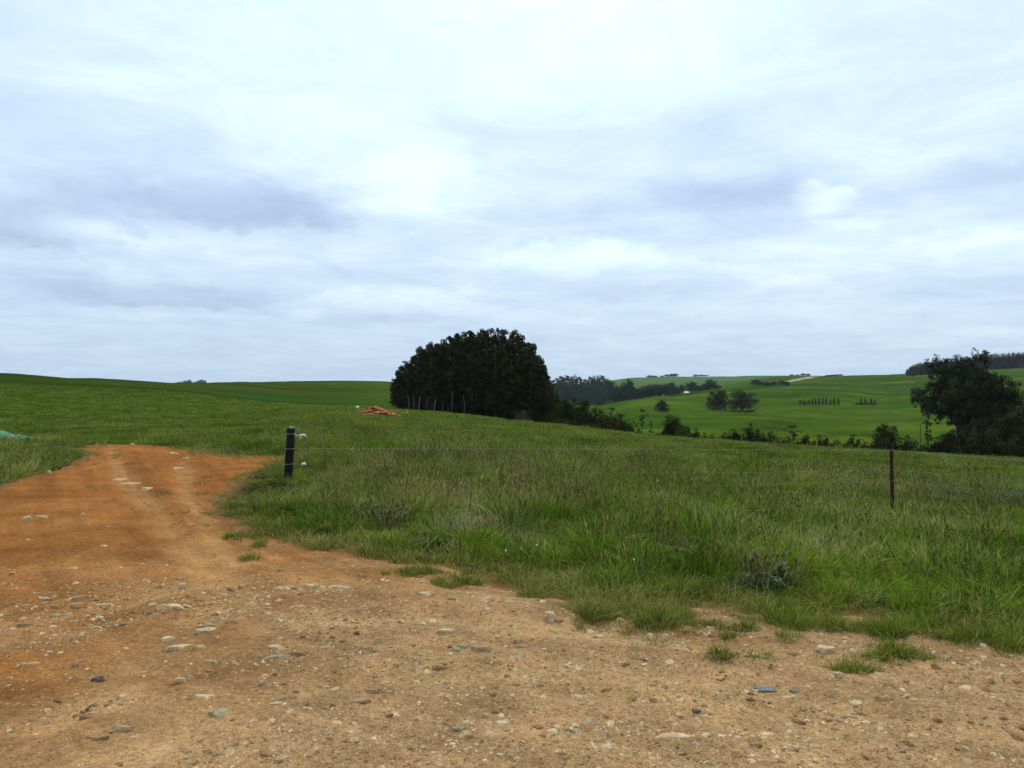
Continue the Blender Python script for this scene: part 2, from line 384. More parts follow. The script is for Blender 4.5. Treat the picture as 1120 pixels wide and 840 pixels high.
def blade_mat(name, dark, mid, light, dry, sc_=.5, dryness=.5, trans=.25):
    m, t, p = mat_new(name, .7, .07)
    P = t.pos(); a = t.attr('tint')           # r: blade variation, g: dry, b: tip
    r, g, b = t.sep(a)
    n = t.math('MULTIPLY_ADD', t.math('SUBTRACT', t.noise(P, sc_, 6, .72), .5), 1.7, .42)
    n = t.math('ADD', n, t.math('MULTIPLY', t.math('SUBTRACT', r, .45), .80), clamp=True)
    c = t.ramp(n, [(.22, dark), (.5, mid), (.78, light)])
    nd = t.noise(t.vmath('ADD', P, (31, 17, 0)), .38, 5, .7)
    dfac = t.math('MULTIPLY', t.math('GREATER_THAN', g, t.math('MULTIPLY_ADD', nd, -2.2, 1.55 + .5 * (1 - dryness))), .9)
    c = t.mix(dfac, c, dry)
    t.l.new(c, p.inputs['Base Color'])
    tr = t.n.new('ShaderNodeBsdfTranslucent'); t.l.new(c, tr.inputs[0])
    mx = t.n.new('ShaderNodeMixShader'); mx.inputs[0].default_value = trans
    t.l.new(p.outputs[0], mx.inputs[1]); t.l.new(tr.outputs[0], mx.inputs[2])
    t.l.new(mx.outputs[0], t.n['Material Output'].inputs[0])
    return m
M['blade'] = blade_mat('grass_blade', (.030, .058, .004), (.100, .180, .009), (.27, .355, .024), (.42, .36, .12))
M['seed'] = blade_mat('grass_seed_head', (.09, .085, .025), (.16, .145, .045), (.27, .24, .09), (.46, .39, .17))
M['short'] = blade_mat('short_turf_blade', (.050, .074, .006), (.110, .140, .012), (.215, .235, .028), (.38, .31, .10), 1.2)
M['weed'] = blade_mat('weed_leaf', (.055, .075, .028), (.11, .135, .055), (.22, .25, .12), (.2, .2, .12), 3, .2)
M['dock'] = blade_mat('broad_weed_leaf', (.022, .040, .010), (.050, .085, .018), (.10, .14, .045), (.16, .10, .04), 2.5, .3)
M['straw'] = blade_mat('dead_straw', (.20, .165, .07), (.34, .29, .14), (.52, .46, .26), (.5, .42, .22), 2.0, .3)
def leaf_mat(name, stops, scale=.35, trans=.12):
    m, t, p = mat_new(name, .9, .02)
    P = t.pos(); a = t.attr('tint'); r, g, b = t.sep(a)
    n = t.math('ADD', t.math('MULTIPLY', t.noise(P, scale, 4, .6), .55), t.math('MULTIPLY', r, .45))
    c = t.ramp(n, stops); t.l.new(c, p.inputs['Base Color'])
    tr = t.n.new('ShaderNodeBsdfTranslucent'); t.l.new(c, tr.inputs[0])
    mx = t.n.new('ShaderNodeMixShader'); mx.inputs[0].default_value = trans
    t.l.new(p.outputs[0], mx.inputs[1]); t.l.new(tr.outputs[0], mx.inputs[2]); t.l.new(mx.outputs[0], t.n['Material Output'].inputs[0])
    return m
M['leaf'] = leaf_mat('dark_foliage', [(.2, (.005, .008, .003)), (.45, (.012, .017, .005)), (.8, (.070, .066, .022))])  # top stop paints olive sunlit highlights into the leaf colour
M['leaf_gum'] = leaf_mat('gum_foliage', [(.2, (.005, .009, .004)), (.45, (.013, .019, .008)), (.8, (.085, .085, .040))])  # highlights painted into the top stop here as well
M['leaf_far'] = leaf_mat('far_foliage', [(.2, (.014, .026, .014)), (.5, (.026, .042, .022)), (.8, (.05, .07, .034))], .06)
M['leaf_olive'] = leaf_mat('olive_foliage', [(.2, (.03, .04, .015)), (.5, (.06, .07, .025)), (.8, (.1, .11, .045))])
M['bark'] = simple_mat('tree_bark', [(.3, (.035, .028, .024)), (.7, (.10, .085, .075))], 3, bmp=.6, bdist=.05)
M['pale_bark'] = simple_mat('pale_dead_wood', [(.3, (.07, .065, .058)), (.7, (.16, .152, .138))], 4, bmp=.4, bdist=.03)
M['wood'] = simple_mat('black_weathered_post_wood', [(.3, (.005, .004, .004)), (.6, (.012, .010, .009)), (.85, (.04, .032, .027))], 9, .85, .2, .9, .01)
M['wood_top'] = simple_mat('grey_cut_wood', [(.3, (.12, .11, .10)), (.7, (.3, .28, .26))], 30, bmp=.5)
M['rust'] = simple_mat('rusty_steel', [(.3, (.022, .008, .006)), (.6, (.048, .016, .010)), (.85, (.09, .035, .022))], 22, .85, .3, .6, .003)
M['wire'] = simple_mat('galvanised_wire', [(.3, (.20, .19, .17)), (.7, (.34, .33, .30))], 40, .5, .5)
M['stem'] = simple_mat('brown_green_stem', [(.3, (.09, .10, .04)), (.7, (.18, .19, .08))], 20)
M['white'] = simple_mat('white_plastic', [(.3, (.62, .62, .58)), (.7, (.80, .80, .77))], 12, .5, .4)
M['tarp'] = simple_mat('green_tarp', [(.3, (.006, .09, .035)), (.55, (.010, .19, .08)), (.8, (.04, .30, .15))], 3, .55, .35, .5, .03)
M['rubble'] = simple_mat('orange_rubble', [(.33, (.12, .030, .012)), (.48, (.42, .13, .05)), (.62, (.68, .36, .19))], 2.2, bmp=.5, bdist=.03, obj=False)
M['wall'] = simple_mat('white_house_wall', [(.3, (.62, .62, .60)), (.7, (.78, .78, .76))], .6)
M['roof'] = simple_mat('pale_metal_roof', [(.3, (.42, .44, .46)), (.7, (.6, .62, .64))], .6, .5, .3)
M['glass'] = simple_mat('dark_window_glass', [(.3, (.02, .025, .03)), (.7, (.05, .06, .07))], 1, .15, .5)
M['blue'] = simple_mat('faded_blue_plastic', [(.3, (.12, .13, .135)), (.7, (.20, .205, .205))], 30, .9, .03)
def rock_mat(name, a, b, c):
    m, t, p = mat_new(name, .9, .06); P = t.pos()
    n = t.noise(P, 9, 7, .65); n2 = t.noise(P, 55, 5, .7)
    k = t.math('ADD', t.math('MULTIPLY', n, .6), t.math('MULTIPLY', n2, .4))
    col = t.ramp(k, [(.40, a), (.5, b), (.60, c)])
    nz = t.sep(t.n.new('ShaderNodeNewGeometry').outputs['Normal'])[2]
    # orange dust rubbed into the stone in patches
    col = t.mix(t.math('MULTIPLY', t.math('GREATER_THAN', t.noise(P, 5, 6, .7), .53), .5), col, (.36, .19, .085))
    t.l.new(col, p.inputs['Base Color']); bump(t, p, k, .9, .012)
    return m
M['stone_pale'] = rock_mat('pale_stone', (.26, .17, .085), (.44, .32, .18), (.60, .47, .29))
M['stone_orange'] = rock_mat('orange_stone', (.15, .08, .035), (.26, .15, .07), (.38, .24, .13))
M['stone_grey'] = rock_mat('grey_stone', (.17, .125, .072), (.29, .225, .135), (.40, .325, .21))
M['stone_dark'] = rock_mat('dark_stone', (.055, .040, .028), (.11, .083, .058), (.18, .145, .105))

# ================================================================== ground sheet
def build_ground():
    azs = np.concatenate([np.linspace(-180, -48, 40, endpoint=False), np.linspace(-48, 48, 900, endpoint=False), np.linspace(48, 180, 41)])
    rs = np.concatenate([[0.0], np.exp(np.linspace(math.log(.6), math.log(3600), 520))])
    A, Rr = np.meshgrid(np.radians(azs), rs); x = Rr * np.sin(A); y = Rr * np.cos(A)
    z = H(x, y)
    near = (Rr < 40)
    sd = np.full(x.shape, -5.0); sd[near] = dirt_sd(x[near], y[near])
    z = z - np.clip(sd * .4, 0, .10)
    # soil between the tufts near the track is bare, the rest of the land is turf
    u = CX + F * np.tan(np.clip(A, -1, 1)); d = Rr * np.cos(np.clip(A, -1, 1))
    k1 = fbm(x / 9, y / 9, 5, 101); k2 = fbm(x / 60, y / 25, 5, 131); k3 = fbm(x / 2.2, y / 2.2, 4, 151); k4 = fbm(x / 130, y / 40, 4, 171)
    def C(*c): return np.array(c)[None, None, :]
    turf = C(.043, .082, .009) + 0 * x[..., None]
    w = lambda m: m[..., None]
    turf = turf * (1 - w(sstep(-.1, .6, k1)) * .55) + C(.085, .090, .020) * w(sstep(-.1, .6, k1)) * .55
    turf = turf * (1 - w(sstep(.1, .7, -k1)) * .5) + C(.020, .048, .007) * w(sstep(.1, .7, -k1)) * .5
    # left-hand hill: duller, browner pasture with grazed contour bands
    lh = w(sstep(75, 110, d) * sstep(470, 330, u))
    hill = C(.036, .054, .006) + C(.020, .014, .006) * w(k2) * 1.3 + C(.010, .006, .002) * w(k3)
    band = fbm(x / 80, y / 5 + x * .02, 4, 191)
    hill = hill * (1 + .35 * w(band))
    fresh = w(sstep(90, 130, d) * (1 - sstep(190, 290, d)) * sstep(215, 280, u))
    hill = hill * (1 - fresh * .55) + C(.020, .070, .010) * fresh * .55
    turf = turf * (1 - lh) + hill * lh
    # far side of the valley: brighter improved pasture
    rh = w(sstep(190, 240, d) * sstep(520, 600, u))
    hr = C(.043, .083, .008) + C(.020, .022, .002) * w(k4) * 1.5 + C(.016, .014, .002) * w(k2) * 1.1 + C(.010, .010, .001) * w(k1)
    up = w(sstep(480, 680, d)); hr = hr * (1 - up * .4) + C(.030, .058, .010) * up * .4
    tb = fbm(x / 70, y / 9, 4, 211); hr = hr * (1 + .38 * w(tb)) * C(1.02, .98, .66)
    turf = turf * (1 - rh) + hr * rh
    fold_shade = np.exp(-(fbm(x / 90, y / 60, 4, 231) / .045) ** 2) * sstep(-.1, .4, fbm(x / 150, y / 150, 2, 241)); fold_shade = fold_shade + .5 * np.exp(-(fbm(x / 35, y / 14, 3, 251) / .05) ** 2)
    turf = turf * (1 - .45 * w(np.clip(fold_shade, 0, 1)) * rh)  # dark lines paint the shade of hillside swales into the turf colour
    ylw = w(sstep(.15, .5, fbm(x / 60, y / 30, 4, 261))) * rh; turf = turf * (1 - .5 * ylw) + C(.105, .135, .010) * .5 * ylw
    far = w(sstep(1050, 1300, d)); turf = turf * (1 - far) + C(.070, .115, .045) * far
    # a grazed line where the mown strip ends (left) and the far edge of the flat paddock
    st = w(np.exp(-((d - 35 - .004 * x) / 1.2) ** 2) * sstep(290, 250, u)); turf = turf * (1 - .6 * st) + C(.10, .14, .055) * .6 * st
    st = w(np.exp(-((d - 33 - .004 * x) / .8) ** 2) * sstep(290, 250, u)); turf = turf * (1 - .6 * st) + C(.012, .025, .006) * .6 * st
    st = w(np.exp(-((d - 63) / 4.) ** 2) * sstep(230, 260, u) * sstep(520, 450, u)); turf = turf * (1 - .6 * st) + C(.13, .15, .07) * .6 * st
    # soil under the near grass, darkened to paint the shade between blades
    nr = w(1 - sstep(14, 40, d)); soil = C(.022, .024, .009) + C(.012, .008, 0) * w(k3)
    turf = turf * (1 - nr) + soil * nr
    e = w(sstep(-.55, -.02, sd)); turf = turf * (1 - e) + C(.26, .13, .055) * e
    turf = np.clip(turf, .004, 1)
    nr_, nc = x.shape
    co = np.stack([x, y, z], -1).reshape(-1, 3)
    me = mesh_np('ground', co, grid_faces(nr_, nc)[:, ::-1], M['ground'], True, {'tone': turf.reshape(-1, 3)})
    o = link('ground', me); tag(o, kind='structure')
build_ground()

def build_track():
    us = np.linspace(-260, 1400, 1250)
    vs = np.concatenate([np.linspace(479, 560, 150, endpoint=False), np.linspace(560, 1010, 420)])
    U, Vv = np.meshgrid(us, vs); d = EYE * F / (Vv - CY); x = (U - CX) / F * d; y = d
    sd = dirt_sd(x, y); z, rr, stk = hdirt(x, y, sd, True)
    w = lambda m: m[..., None]
    def C(*c): return np.array(c)[None, None, :]
    k1 = fbm(x / 1.6, y / 1.1, 5, 301); k2 = fbm(x / .5, y / .35, 4, 321); k3 = fbm(x / 4, y / 3, 4, 341)
    c = C(.35, .158, .052) + 0 * w(x)
    c = c + C(.10, .055, .024) * w(k1) * .9 + C(.06, .035, .018) * w(k2)
    red = np.maximum(sstep(6.5, 12, y + k3 * .6), .75 * sstep(-2.2, -4.6, x + k1)) ; c = c * (1 - w(red) * .78) + C(.27, .090, .018) * w(red) * .78
    gr = (1 - sstep(4.2, 7.5, y + x * -.10 + k3 * 1.3)) * sstep(-3.4, -.6, x + k1 * .8)       # trafficked gravel: paler, greyer
    c = c * (1 - w(gr) * .62) + C(.47, .300, .165) * w(gr) * .62
    pl = sstep(.1, .6, fbm(x / 2.2, y / 1.2, 4, 361)) * sstep(8.5, 5.5, y); c = c * (1 - w(pl) * .5) + C(.50, .33, .18) * w(pl) * .5
    dk = sstep(.15, .6, fbm(x / 1.3, y / .8, 4, 381)) ; c = c * (1 - w(dk) * .42) + C(.19, .072, .018) * w(dk) * .42  # dark red patches, also painted in place of ridge shadows
    c = c * (1 + .14 * w(np.clip(rr, 0, 1))) * (1 + .42 * w(stk))
    sed = w(np.clip(rr, 0, 1)) * .3; c = c * (1 - sed) + C(.47, .30, .135) * sed
    c = np.clip(c * C(1.10, 1.07, .97), .01, .8)
    co = np.stack([x, y, z], -1).reshape(-1, 3); f = grid_faces(*x.shape)
    keep = (sd.reshape(-1)[f] > -.25).any(1) & (co[:, 1][f] < 30).all(1); f = f[keep]
    used = np.unique(f); rem = np.zeros(len(co), int); rem[used] = np.arange(len(used))
    me = mesh_np('dirt_track', co[used], rem[f][:, ::-1] if False else rem[f], M['dirt'], True, {'tone': c.reshape(-1, 3)[used]})
    me.update()
    if me.polygons[0].normal.z < 0: me.flip_normals()
    o = link('dirt_track', me); tag(o, kind='structure')
build_track()

# ================================================================== grass
def blades(n, rad, hmin, hmax, wid, lean, seg=3, seed=0, dryp=.15, flat=False, curl=.8):
    r = np.random.default_rng(seed)
    a = r.uniform(0, 2 * math.pi, n); q = rad * np.sqrt(r.uniform(0, 1, n))
    bx = q * np.cos(a); by = q * np.sin(a); h = r.uniform(hmin, hmax, n)
    la = a + r.normal(0, .9, n); ln = np.abs(r.normal(lean, lean * .5, n)) * (0.3 + q / rad)
    face = r.uniform(0, math.pi, n); wd = wid * r.uniform(.6, 1.3, n)
    co = []; tint = []
    rv = r.uniform(0, 1, n); dv = r.uniform(0, 1, n) * (dryp * 4)
    for s in range(seg + 1):
        t = s / seg; off = ln * h * t ** 1.8; zz = h * (t - curl * .35 * (ln) * t * t)
        px = bx + np.cos(la) * off; py = by + np.sin(la) * off
        ww = wd * (1 - t ** 1.5) * .5 + .0004
        co.append(np.stack([px - np.cos(face) * ww, py - np.sin(face) * ww, zz], -1)); co.append(np.stack([px + np.cos(face) * ww, py + np.sin(face) * ww, zz], -1))
        tint += [np.stack([rv, dv, np.full(n, t)], -1)] * 2
    co = np.stack(co, 1).reshape(-1, 3); tint = np.stack(tint, 1).reshape(-1, 3); k = 2 * (seg + 1)
    f = []
    for s in range(seg): f.append(np.stack([np.arange(n) * k + 2 * s, np.arange(n) * k + 2 * s + 1, np.arange(n) * k + 2 * s + 3, np.arange(n) * k + 2 * s + 2], -1))
    return co, np.concatenate(f), tint
def seedheads(n, rad, hmin, hmax, seed, size=.011):
    r = np.random.default_rng(seed); co = []; f = []; ti = []
    for i in range(n):
        a = r.uniform(0, 6.28); q = rad * math.sqrt(r.uniform()); h = r.uniform(hmin, hmax); la = r.uniform(0, 6.28); ln = abs(r.normal(.25, .15))
        b = np.array([q * math.cos(a), q * math.sin(a), 0]); pts = [b + np.array([math.cos(la) * ln * h * t ** 2, math.sin(la) * ln * h * t ** 2, h * t]) for t in (0, .45, .82, .9, 1.0)]
        wv = [.0022, .0018, .0016, size, .001]; fa = r.uniform(0, 3.14); rv = r.uniform()
        for rot in (0, 1.57):
            o = len(co); dx = np.array([math.cos(fa + rot), math.sin(fa + rot), 0])
            for p, w_ in zip(pts, wv): co += [p - dx * w_, p + dx * w_]; ti += [(rv, r.uniform(0, .7), 1)] * 2
            for s in range(4): f.append((o + 2 * s, o + 2 * s + 1, o + 2 * s + 3, o + 2 * s + 2))
            if rot == 0: pass
    return np.array(co), np.array(f), np.array(ti)
def merge(parts):
    co = []; f = []; ti = []; b = 0; mi = []
    for i, (c, ff, t_, m_) in enumerate(parts): co.append(c); f.append(ff + b); ti.append(t_); b += len(c); mi += [m_] * len(ff)
    return np.concatenate(co), np.concatenate(f), np.concatenate(ti), mi
src = bpy.data.collections.new('grass_sources')          # never linked to the scene: only read by the grass itself
def tuft_src(name, parts, mats):
    co, f, ti, mi = merge(parts)
    me = mesh_np(name, co, f, mats[0], True, {'tint': ti})
    for m_ in mats[1:]: me.materials.append(m_)
    me.polygons.foreach_set('material_index', mi)
    o = bpy.data.objects.new(name, me); src.objects.link(o)
B = M['blade']; S = M['seed']; SH = M['short']
idx = {}
def reg(kind, name): idx.setdefault(kind, []).append(len(src.objects) - 1)
for k in range(5):   # long lush tussocks
    tuft_src('tuft_%02d' % len(src.objects), [(*blades(85, .14, .13, .33, .0080, .65, 4, 10 + k, .15), 0)], [B, S]); reg('long', k)
for k in range(4):   # with seed heads
    tuft_src('tuft_%02d' % len(src.objects), [(*blades(75, .15, .12, .30, .0070, .7, 4, 20 + k, .25), 0), (*seedheads(6, .17, .24, .40, 30 + k, .007), 1)], [B, S]); reg('seed', k)
for k in range(4):   # short turf at the edges
    tuft_src('tuft_%02d' % len(src.objects), [(*blades(80, .11, .03, .12, .005, .9, 2, 40 + k, .3), 0)], [SH, S]); reg('short', k)
for k in range(3):   # coarse bent tussock
    tuft_src('tuft_%02d' % len(src.objects), [(*blades(90, .16, .2, .42, .009, 1.1, 5, 50 + k, .3, curl=1.3), 0)], [B, S]); reg('bent', k)
for k in range(4):   # clumps for further off: fewer, broader
    tuft_src('tuft_%02d' % len(src.objects), [(*blades(150, .45, .10, .27, .018, .6, 2, 60 + k, .2), 0), (*seedheads(5, .5, .2, .32, 70 + k, .013), 1)], [B, S]); reg('mid', k)
for k in range(3):
    tuft_src('tuft_%02d' % len(src.objects), [(*blades(150, 1.1, .08, .24, .045, .5, 1, 80 + k, .2), 0)], [B, S]); reg('far', k)

for k in range(3):   # broad-leaved weeds among the grass
    tuft_src('tuft_%02d' % len(src.objects), [(*blades(34, .12, .07, .20, .030, 1.3, 4, 90 + k, .0, curl=1.5), 0), (*seedheads(5, .12, .2, .36, 95 + k, .012), 1)], [M['dock'], S]); reg('dock', k)
for k in range(3):   # dead straw, bent over
    tuft_src('tuft_%02d' % len(src.objects), [(*blades(34, .18, .22, .42, .0055, 1.5, 5, 100 + k, .2, curl=1.6), 0)], [M['straw'], S]); reg('dead', k)
pts = []   # x, y, z, tilt x, tilt y, rot, scale, index
def add_pts(x, y, z, kinds, smin, smax):
    n = len(x)
    if n == 0: return
    kk = np.array([idx[k][rng.integers(len(idx[k]))] for k in kinds])
    pts.append(np.stack([x, y, z, rng.normal(0, .10, n), rng.normal(0, .10, n), rng.uniform(0, 6.28, n), rng.uniform(smin, smax, n), kk], -1))
def scatter(d0, d1, dens, u0=-140, u1=1260):
    area = (u1 - u0) / F * (d1 * d1 - d0 * d0) / 2; n = int(area * dens)
    d = np.sqrt(rng.uniform(d0 * d0, d1 * d1, n)); u = rng.uniform(u0, u1, n)
    return (u - CX) / F * d, d
def grass():
    # near paddock
    for d0, d1, dens in ((4.2, 9, 95), (9, 15, 62), (15, 22, 30)):
        x, y = scatter(d0, d1, dens); sd = dirt_sd(x, y); pn = fbm(x / 1.1, y / 1.1, 3, 500)
        edge = -sd + pn * .25
        k = edge > .10; x, y, sd, edge, pn = x[k], y[k], sd[k], edge[k], pn[k]
        q = fbm(x / 2.6, y / 2.6, 4, 520); rnd = rng.uniform(0, 1, len(x))
        w_edge = .55 if d0 < 9 else .3; wd_ = fbm(x / 1.1 + 50, y / 1.1, 3, 570); dr_ = fbm(x / 1.6 + 90, y / 1.6, 3, 580)
        kinds = []; scl = np.ones(len(x))
        for i in range(len(x)):
            if edge[i] < w_edge * .8 and rnd[i] < .9: kinds.append('short'); scl[i] = .7 + edge[i] + .5 * (rnd[i] > .6)
            elif edge[i] < w_edge * 1.5 and rnd[i] < .5: kinds.append('short'); scl[i] = 1.3
            else:
                zone = 1 if 9.5 < y[i] < 19 else 0
                pr = .15 + .45 * zone * (q[i] > .0)
                if rnd[i] < pr: kinds.append('seed')
                elif rnd[i] > .93 - .25 * (q[i] > .35): kinds.append('bent')
                elif rnd[i] > .86 - .30 * (wd_[i] > .28): kinds.append('dock')
                elif rnd[i] > .82 - .25 * (dr_[i] > .32): kinds.append('dead')
                else: kinds.append('long')
                scl[i] = min(.95, .36 + edge[i] * .34) * (1 + .25 * q[i])
        left = (x < -3.5) & (x / y < -.45)
        tus = fbm(x / .42, y / .42, 3, 560); scl = scl * (1 + .65 * tus); scl = np.minimum(scl, 1.12)
        scl = scl * (1 - .72 * np.exp(-(((x + 3.75) / 1.5) ** 2 + ((y - 12.0) / 2.2) ** 2)))
        z = H(x, y) - .01
        n = len(x); kk = np.array([idx[k_][rng.integers(len(idx[k_]))] for k_ in kinds])
        pts.append(np.stack([x, y, z, rng.normal(0, .12, n), rng.normal(0, .12, n), rng.uniform(0, 6.28, n), scl * rng.uniform(.75, 1.25, n), kk], -1))
    for d0, d1, dens, kd, s0, s1 in ((20, 34, 7, 'mid', .75, 1.1), (32, 62, 3.2, 'mid', .7, 1.15), (60, 150, .55, 'far', .7, 1.3)):
        x, y = scatter(d0, d1, dens); sd = sdist(x, y) if d0 < 30 else np.full(len(x), -9.)
        u = CX + F * x / y
        k = (sd < -.25) & ~((d0 >= 60) & (u > 600) & (y > 95))
        k &= ~((u < 300) & (y > 34) & (rng.uniform(0, 1, len(x)) < .5))
        x, y = x[k], y[k]; u = u[k]
        s = np.where(u < 300, .6, 1.0)
        n = len(x); kk = np.array([idx[kd][rng.integers(len(idx[kd]))] for _ in range(n)])
        pts.append(np.stack([x, y, H(x, y) - .01, rng.normal(0, .06, n), rng.normal(0, .06, n), rng.uniform(0, 6.28, n), s * rng.uniform(s0, s1, n), kk], -1))
    # loose clumps out on the dirt (bearing, slope, half-size px)
    for (u, v, su, sv, n) in [(650, 676, 22, 9, 60), (725, 682, 34, 13, 110), (700, 668, 60, 12, 60), (970, 696, 30, 5, 20), (1025, 699, 20, 4, 10), (985, 722, 42, 6, 26), (935, 738, 26, 3, 14), (1105, 710, 22, 8, 18), (640, 667, 22, 8, 24), (480, 641, 6, 5, 8),
                              (460, 628, 30, 5, 16), (505, 640, 30, 5, 14), (862, 706, 12, 3, 6), (815, 693, 14, 3, 7), (790, 729, 12, 3, 6), (830, 730, 14, 4, 4), (865, 688, 14, 4, 7), (800, 703, 8, 2, 4),
                              (740, 650, 60, 8, 40), (590, 652, 30, 6, 20), (850, 668, 90, 8, 40), (1000, 688, 100, 5, 30), (282, 601, 5, 2, 3), (274, 615, 8, 2, 4), (262, 590, 20, 4, 16), (128, 500, 4, 3, 3), (215, 498, 24, 3, 12), (270, 502, 24, 3, 10),
                              (1075, 702, 45, 8, 45), (920, 688, 80, 7, 40), (860, 682, 50, 7, 24), (775, 690, 20, 4, 6)]:
        for i in range(n * 2):
            ru, rv_ = random.gauss(0, .55), random.gauss(0, .55); x, y, z = at(u + ru * su, v + rv_ * sv, 2, 40); rr_ = min(1, math.hypot(ru, rv_))
            kk_ = random.choice(idx['short']) if random.random() < .82 else random.choice(idx['long'] + idx['seed'])
            pts.append(np.array([[x, y, top1(x, y) - .006, random.gauss(0, .15), random.gauss(0, .15), random.uniform(0, 6.28), random.uniform(.25, 1.15) * (1 - .55 * rr_) * (1 if kk_ in idx['short'] else .55), kk_]]))
    for (u, v, su, sv, n, ks) in [(40, 504, 60, 8, 110, ('dock', 'bent', 'seed', 'long')), (10, 512, 40, 8, 70, ('dock', 'bent')), (25, 530, 50, 7, 60, ('short', 'dead')), (70, 516, 30, 3, 24, ('short',)), (430, 575, 26, 8, 26, ('dock',)),
                                  (520, 575, 60, 12, 46, ('dead',)), (845, 638, 36, 8, 30, ('dock',)), (1060, 545, 70, 9, 60, ('dead', 'dock')), (900, 552, 60, 8, 40, ('dock',)), (700, 545, 120, 9, 60, ('dock', 'seed'))]:
        for i in range(n):
            x, y, z = at(u + random.gauss(0, .5) * su, v + 8 + random.gauss(0, .5) * sv, 2, 40)
            if dirt_sd(np.array([x]), np.array([y]))[0] > 0: continue
            pts.append(np.array([[x, y, z - .01, random.gauss(0, .15), random.gauss(0, .15), random.uniform(0, 6.28), random.uniform(.6, 1.15), random.choice(idx[random.choice(ks)])]]))
    # the ragged margin: single plants creeping out over the dirt
    x, y = scatter(4.0, 24, 26); sd = dirt_sd(x, y); k = (sd > -.1) & (rng.uniform(0, 1, len(x)) < .5 * np.exp(-np.maximum(sd, 0) / (.10 + .02 * y)))
    x, y = x[k], y[k]; n = len(x); kk = np.array([idx['short'][rng.integers(4)] for _ in range(n)])
    pts.append(np.stack([x, y, hdirt(x, y) - .006, rng.normal(0, .15, n), rng.normal(0, .15, n), rng.uniform(0, 6.28, n), rng.uniform(.2, .75, n), kk], -1))
    P = np.concatenate(pts); P = P[P[:, 1] > 3.4]
    me = bpy.data.meshes.new('grass'); me.vertices.add(len(P)); me.vertices.foreach_set('co', P[:, :3].astype(np.float32).ravel())
    a = me.attributes.new('rot', 'FLOAT_VECTOR', 'POINT'); a.data.foreach_set('vector', P[:, 3:6].astype(np.float32).ravel())
    a = me.attributes.new('scl', 'FLOAT', 'POINT'); a.data.foreach_set('value', P[:, 6].astype(np.float32))
    a = me.attributes.new('pick', 'INT', 'POINT'); a.data.foreach_set('value', P[:, 7].astype(np.int32))
    o = link('grass', me); tag(o, 'long green paddock grass with brown seed heads between dirt track and valley', 'grass', kind='stuff')
    gn_instances(o, src)
    print('grass tufts', len(P))
def gn_instances(o, coll):
    ng = bpy.data.node_groups.new(o.name + '_scatter', 'GeometryNodeTree')
    ng.interface.new_socket('Geometry', in_out='INPUT', socket_type='NodeSocketGeometry'); ng.interface.new_socket('Geometry', in_out='OUTPUT', socket_type='NodeSocketGeometry')
    n = ng.nodes; l = ng.links; gi = n.new('NodeGroupInput'); go = n.new('NodeGroupOutput')
    ci = n.new('GeometryNodeCollectionInfo'); ci.inputs['Collection'].default_value = coll
    ci.inputs['Separate Children'].default_value = True; ci.inputs['Reset Children'].default_value = True
    ip = n.new('GeometryNodeInstanceOnPoints'); ip.inputs['Pick Instance'].default_value = True
    def na(name, ty): a = n.new('GeometryNodeInputNamedAttribute'); a.data_type = ty; a.inputs[0].default_value = name; return a.outputs[0]
    l.new(gi.outputs[0], ip.inputs['Points']); l.new(ci.outputs[0], ip.inputs['Instance'])
    l.new(na('pick', 'INT'), ip.inputs['Instance Index']); l.new(na('rot', 'FLOAT_VECTOR'), ip.inputs['Rotation']); l.new(na('scl', 'FLOAT'), ip.inputs['Scale'])
    l.new(ip.outputs[0], go.inputs[0])
    md = o.modifiers.new('scatter', 'NODES'); md.node_group = ng
grass()

# ================================================================== stones
def rock_mesh(seed, flat, mat, name='stone', sub=3):
    import bmesh
    bm = bmesh.new(); bmesh.ops.create_icosphere(bm, subdivisions=sub, radius=1)
    r = np.random.default_rng(seed); planes = []
    for i in range(9):
        nrm = r.normal(size=3); nrm[2] = abs(nrm[2]) * .6; nrm /= np.linalg.norm(nrm); planes.append((nrm, r.uniform(.62, .9)))
    planes.append((np.array([r.normal(0, .12), r.normal(0, .12), 1.0]), r.uniform(.5, .7)))
    co = np.array([v.co[:] for v in bm.verts])
    for nrm, dd in planes:
        nrm = nrm / np.linalg.norm(nrm); s = co @ nrm; ex = np.maximum(s - dd, 0); co = co - ex[:, None] * nrm
    nz = fbm(co[:, 0] * 1.7 + seed, co[:, 1] * 1.7 + co[:, 2] * 2.1, 4, seed) * .13
    co = co * (1 + nz[:, None]); co[:, 2] *= flat
    for v, c in zip(bm.verts, co): v.co = c
    me = bpy.data.meshes.new(name); bm.to_mesh(me); bm.free(); me.materials.append(mat)
    return me
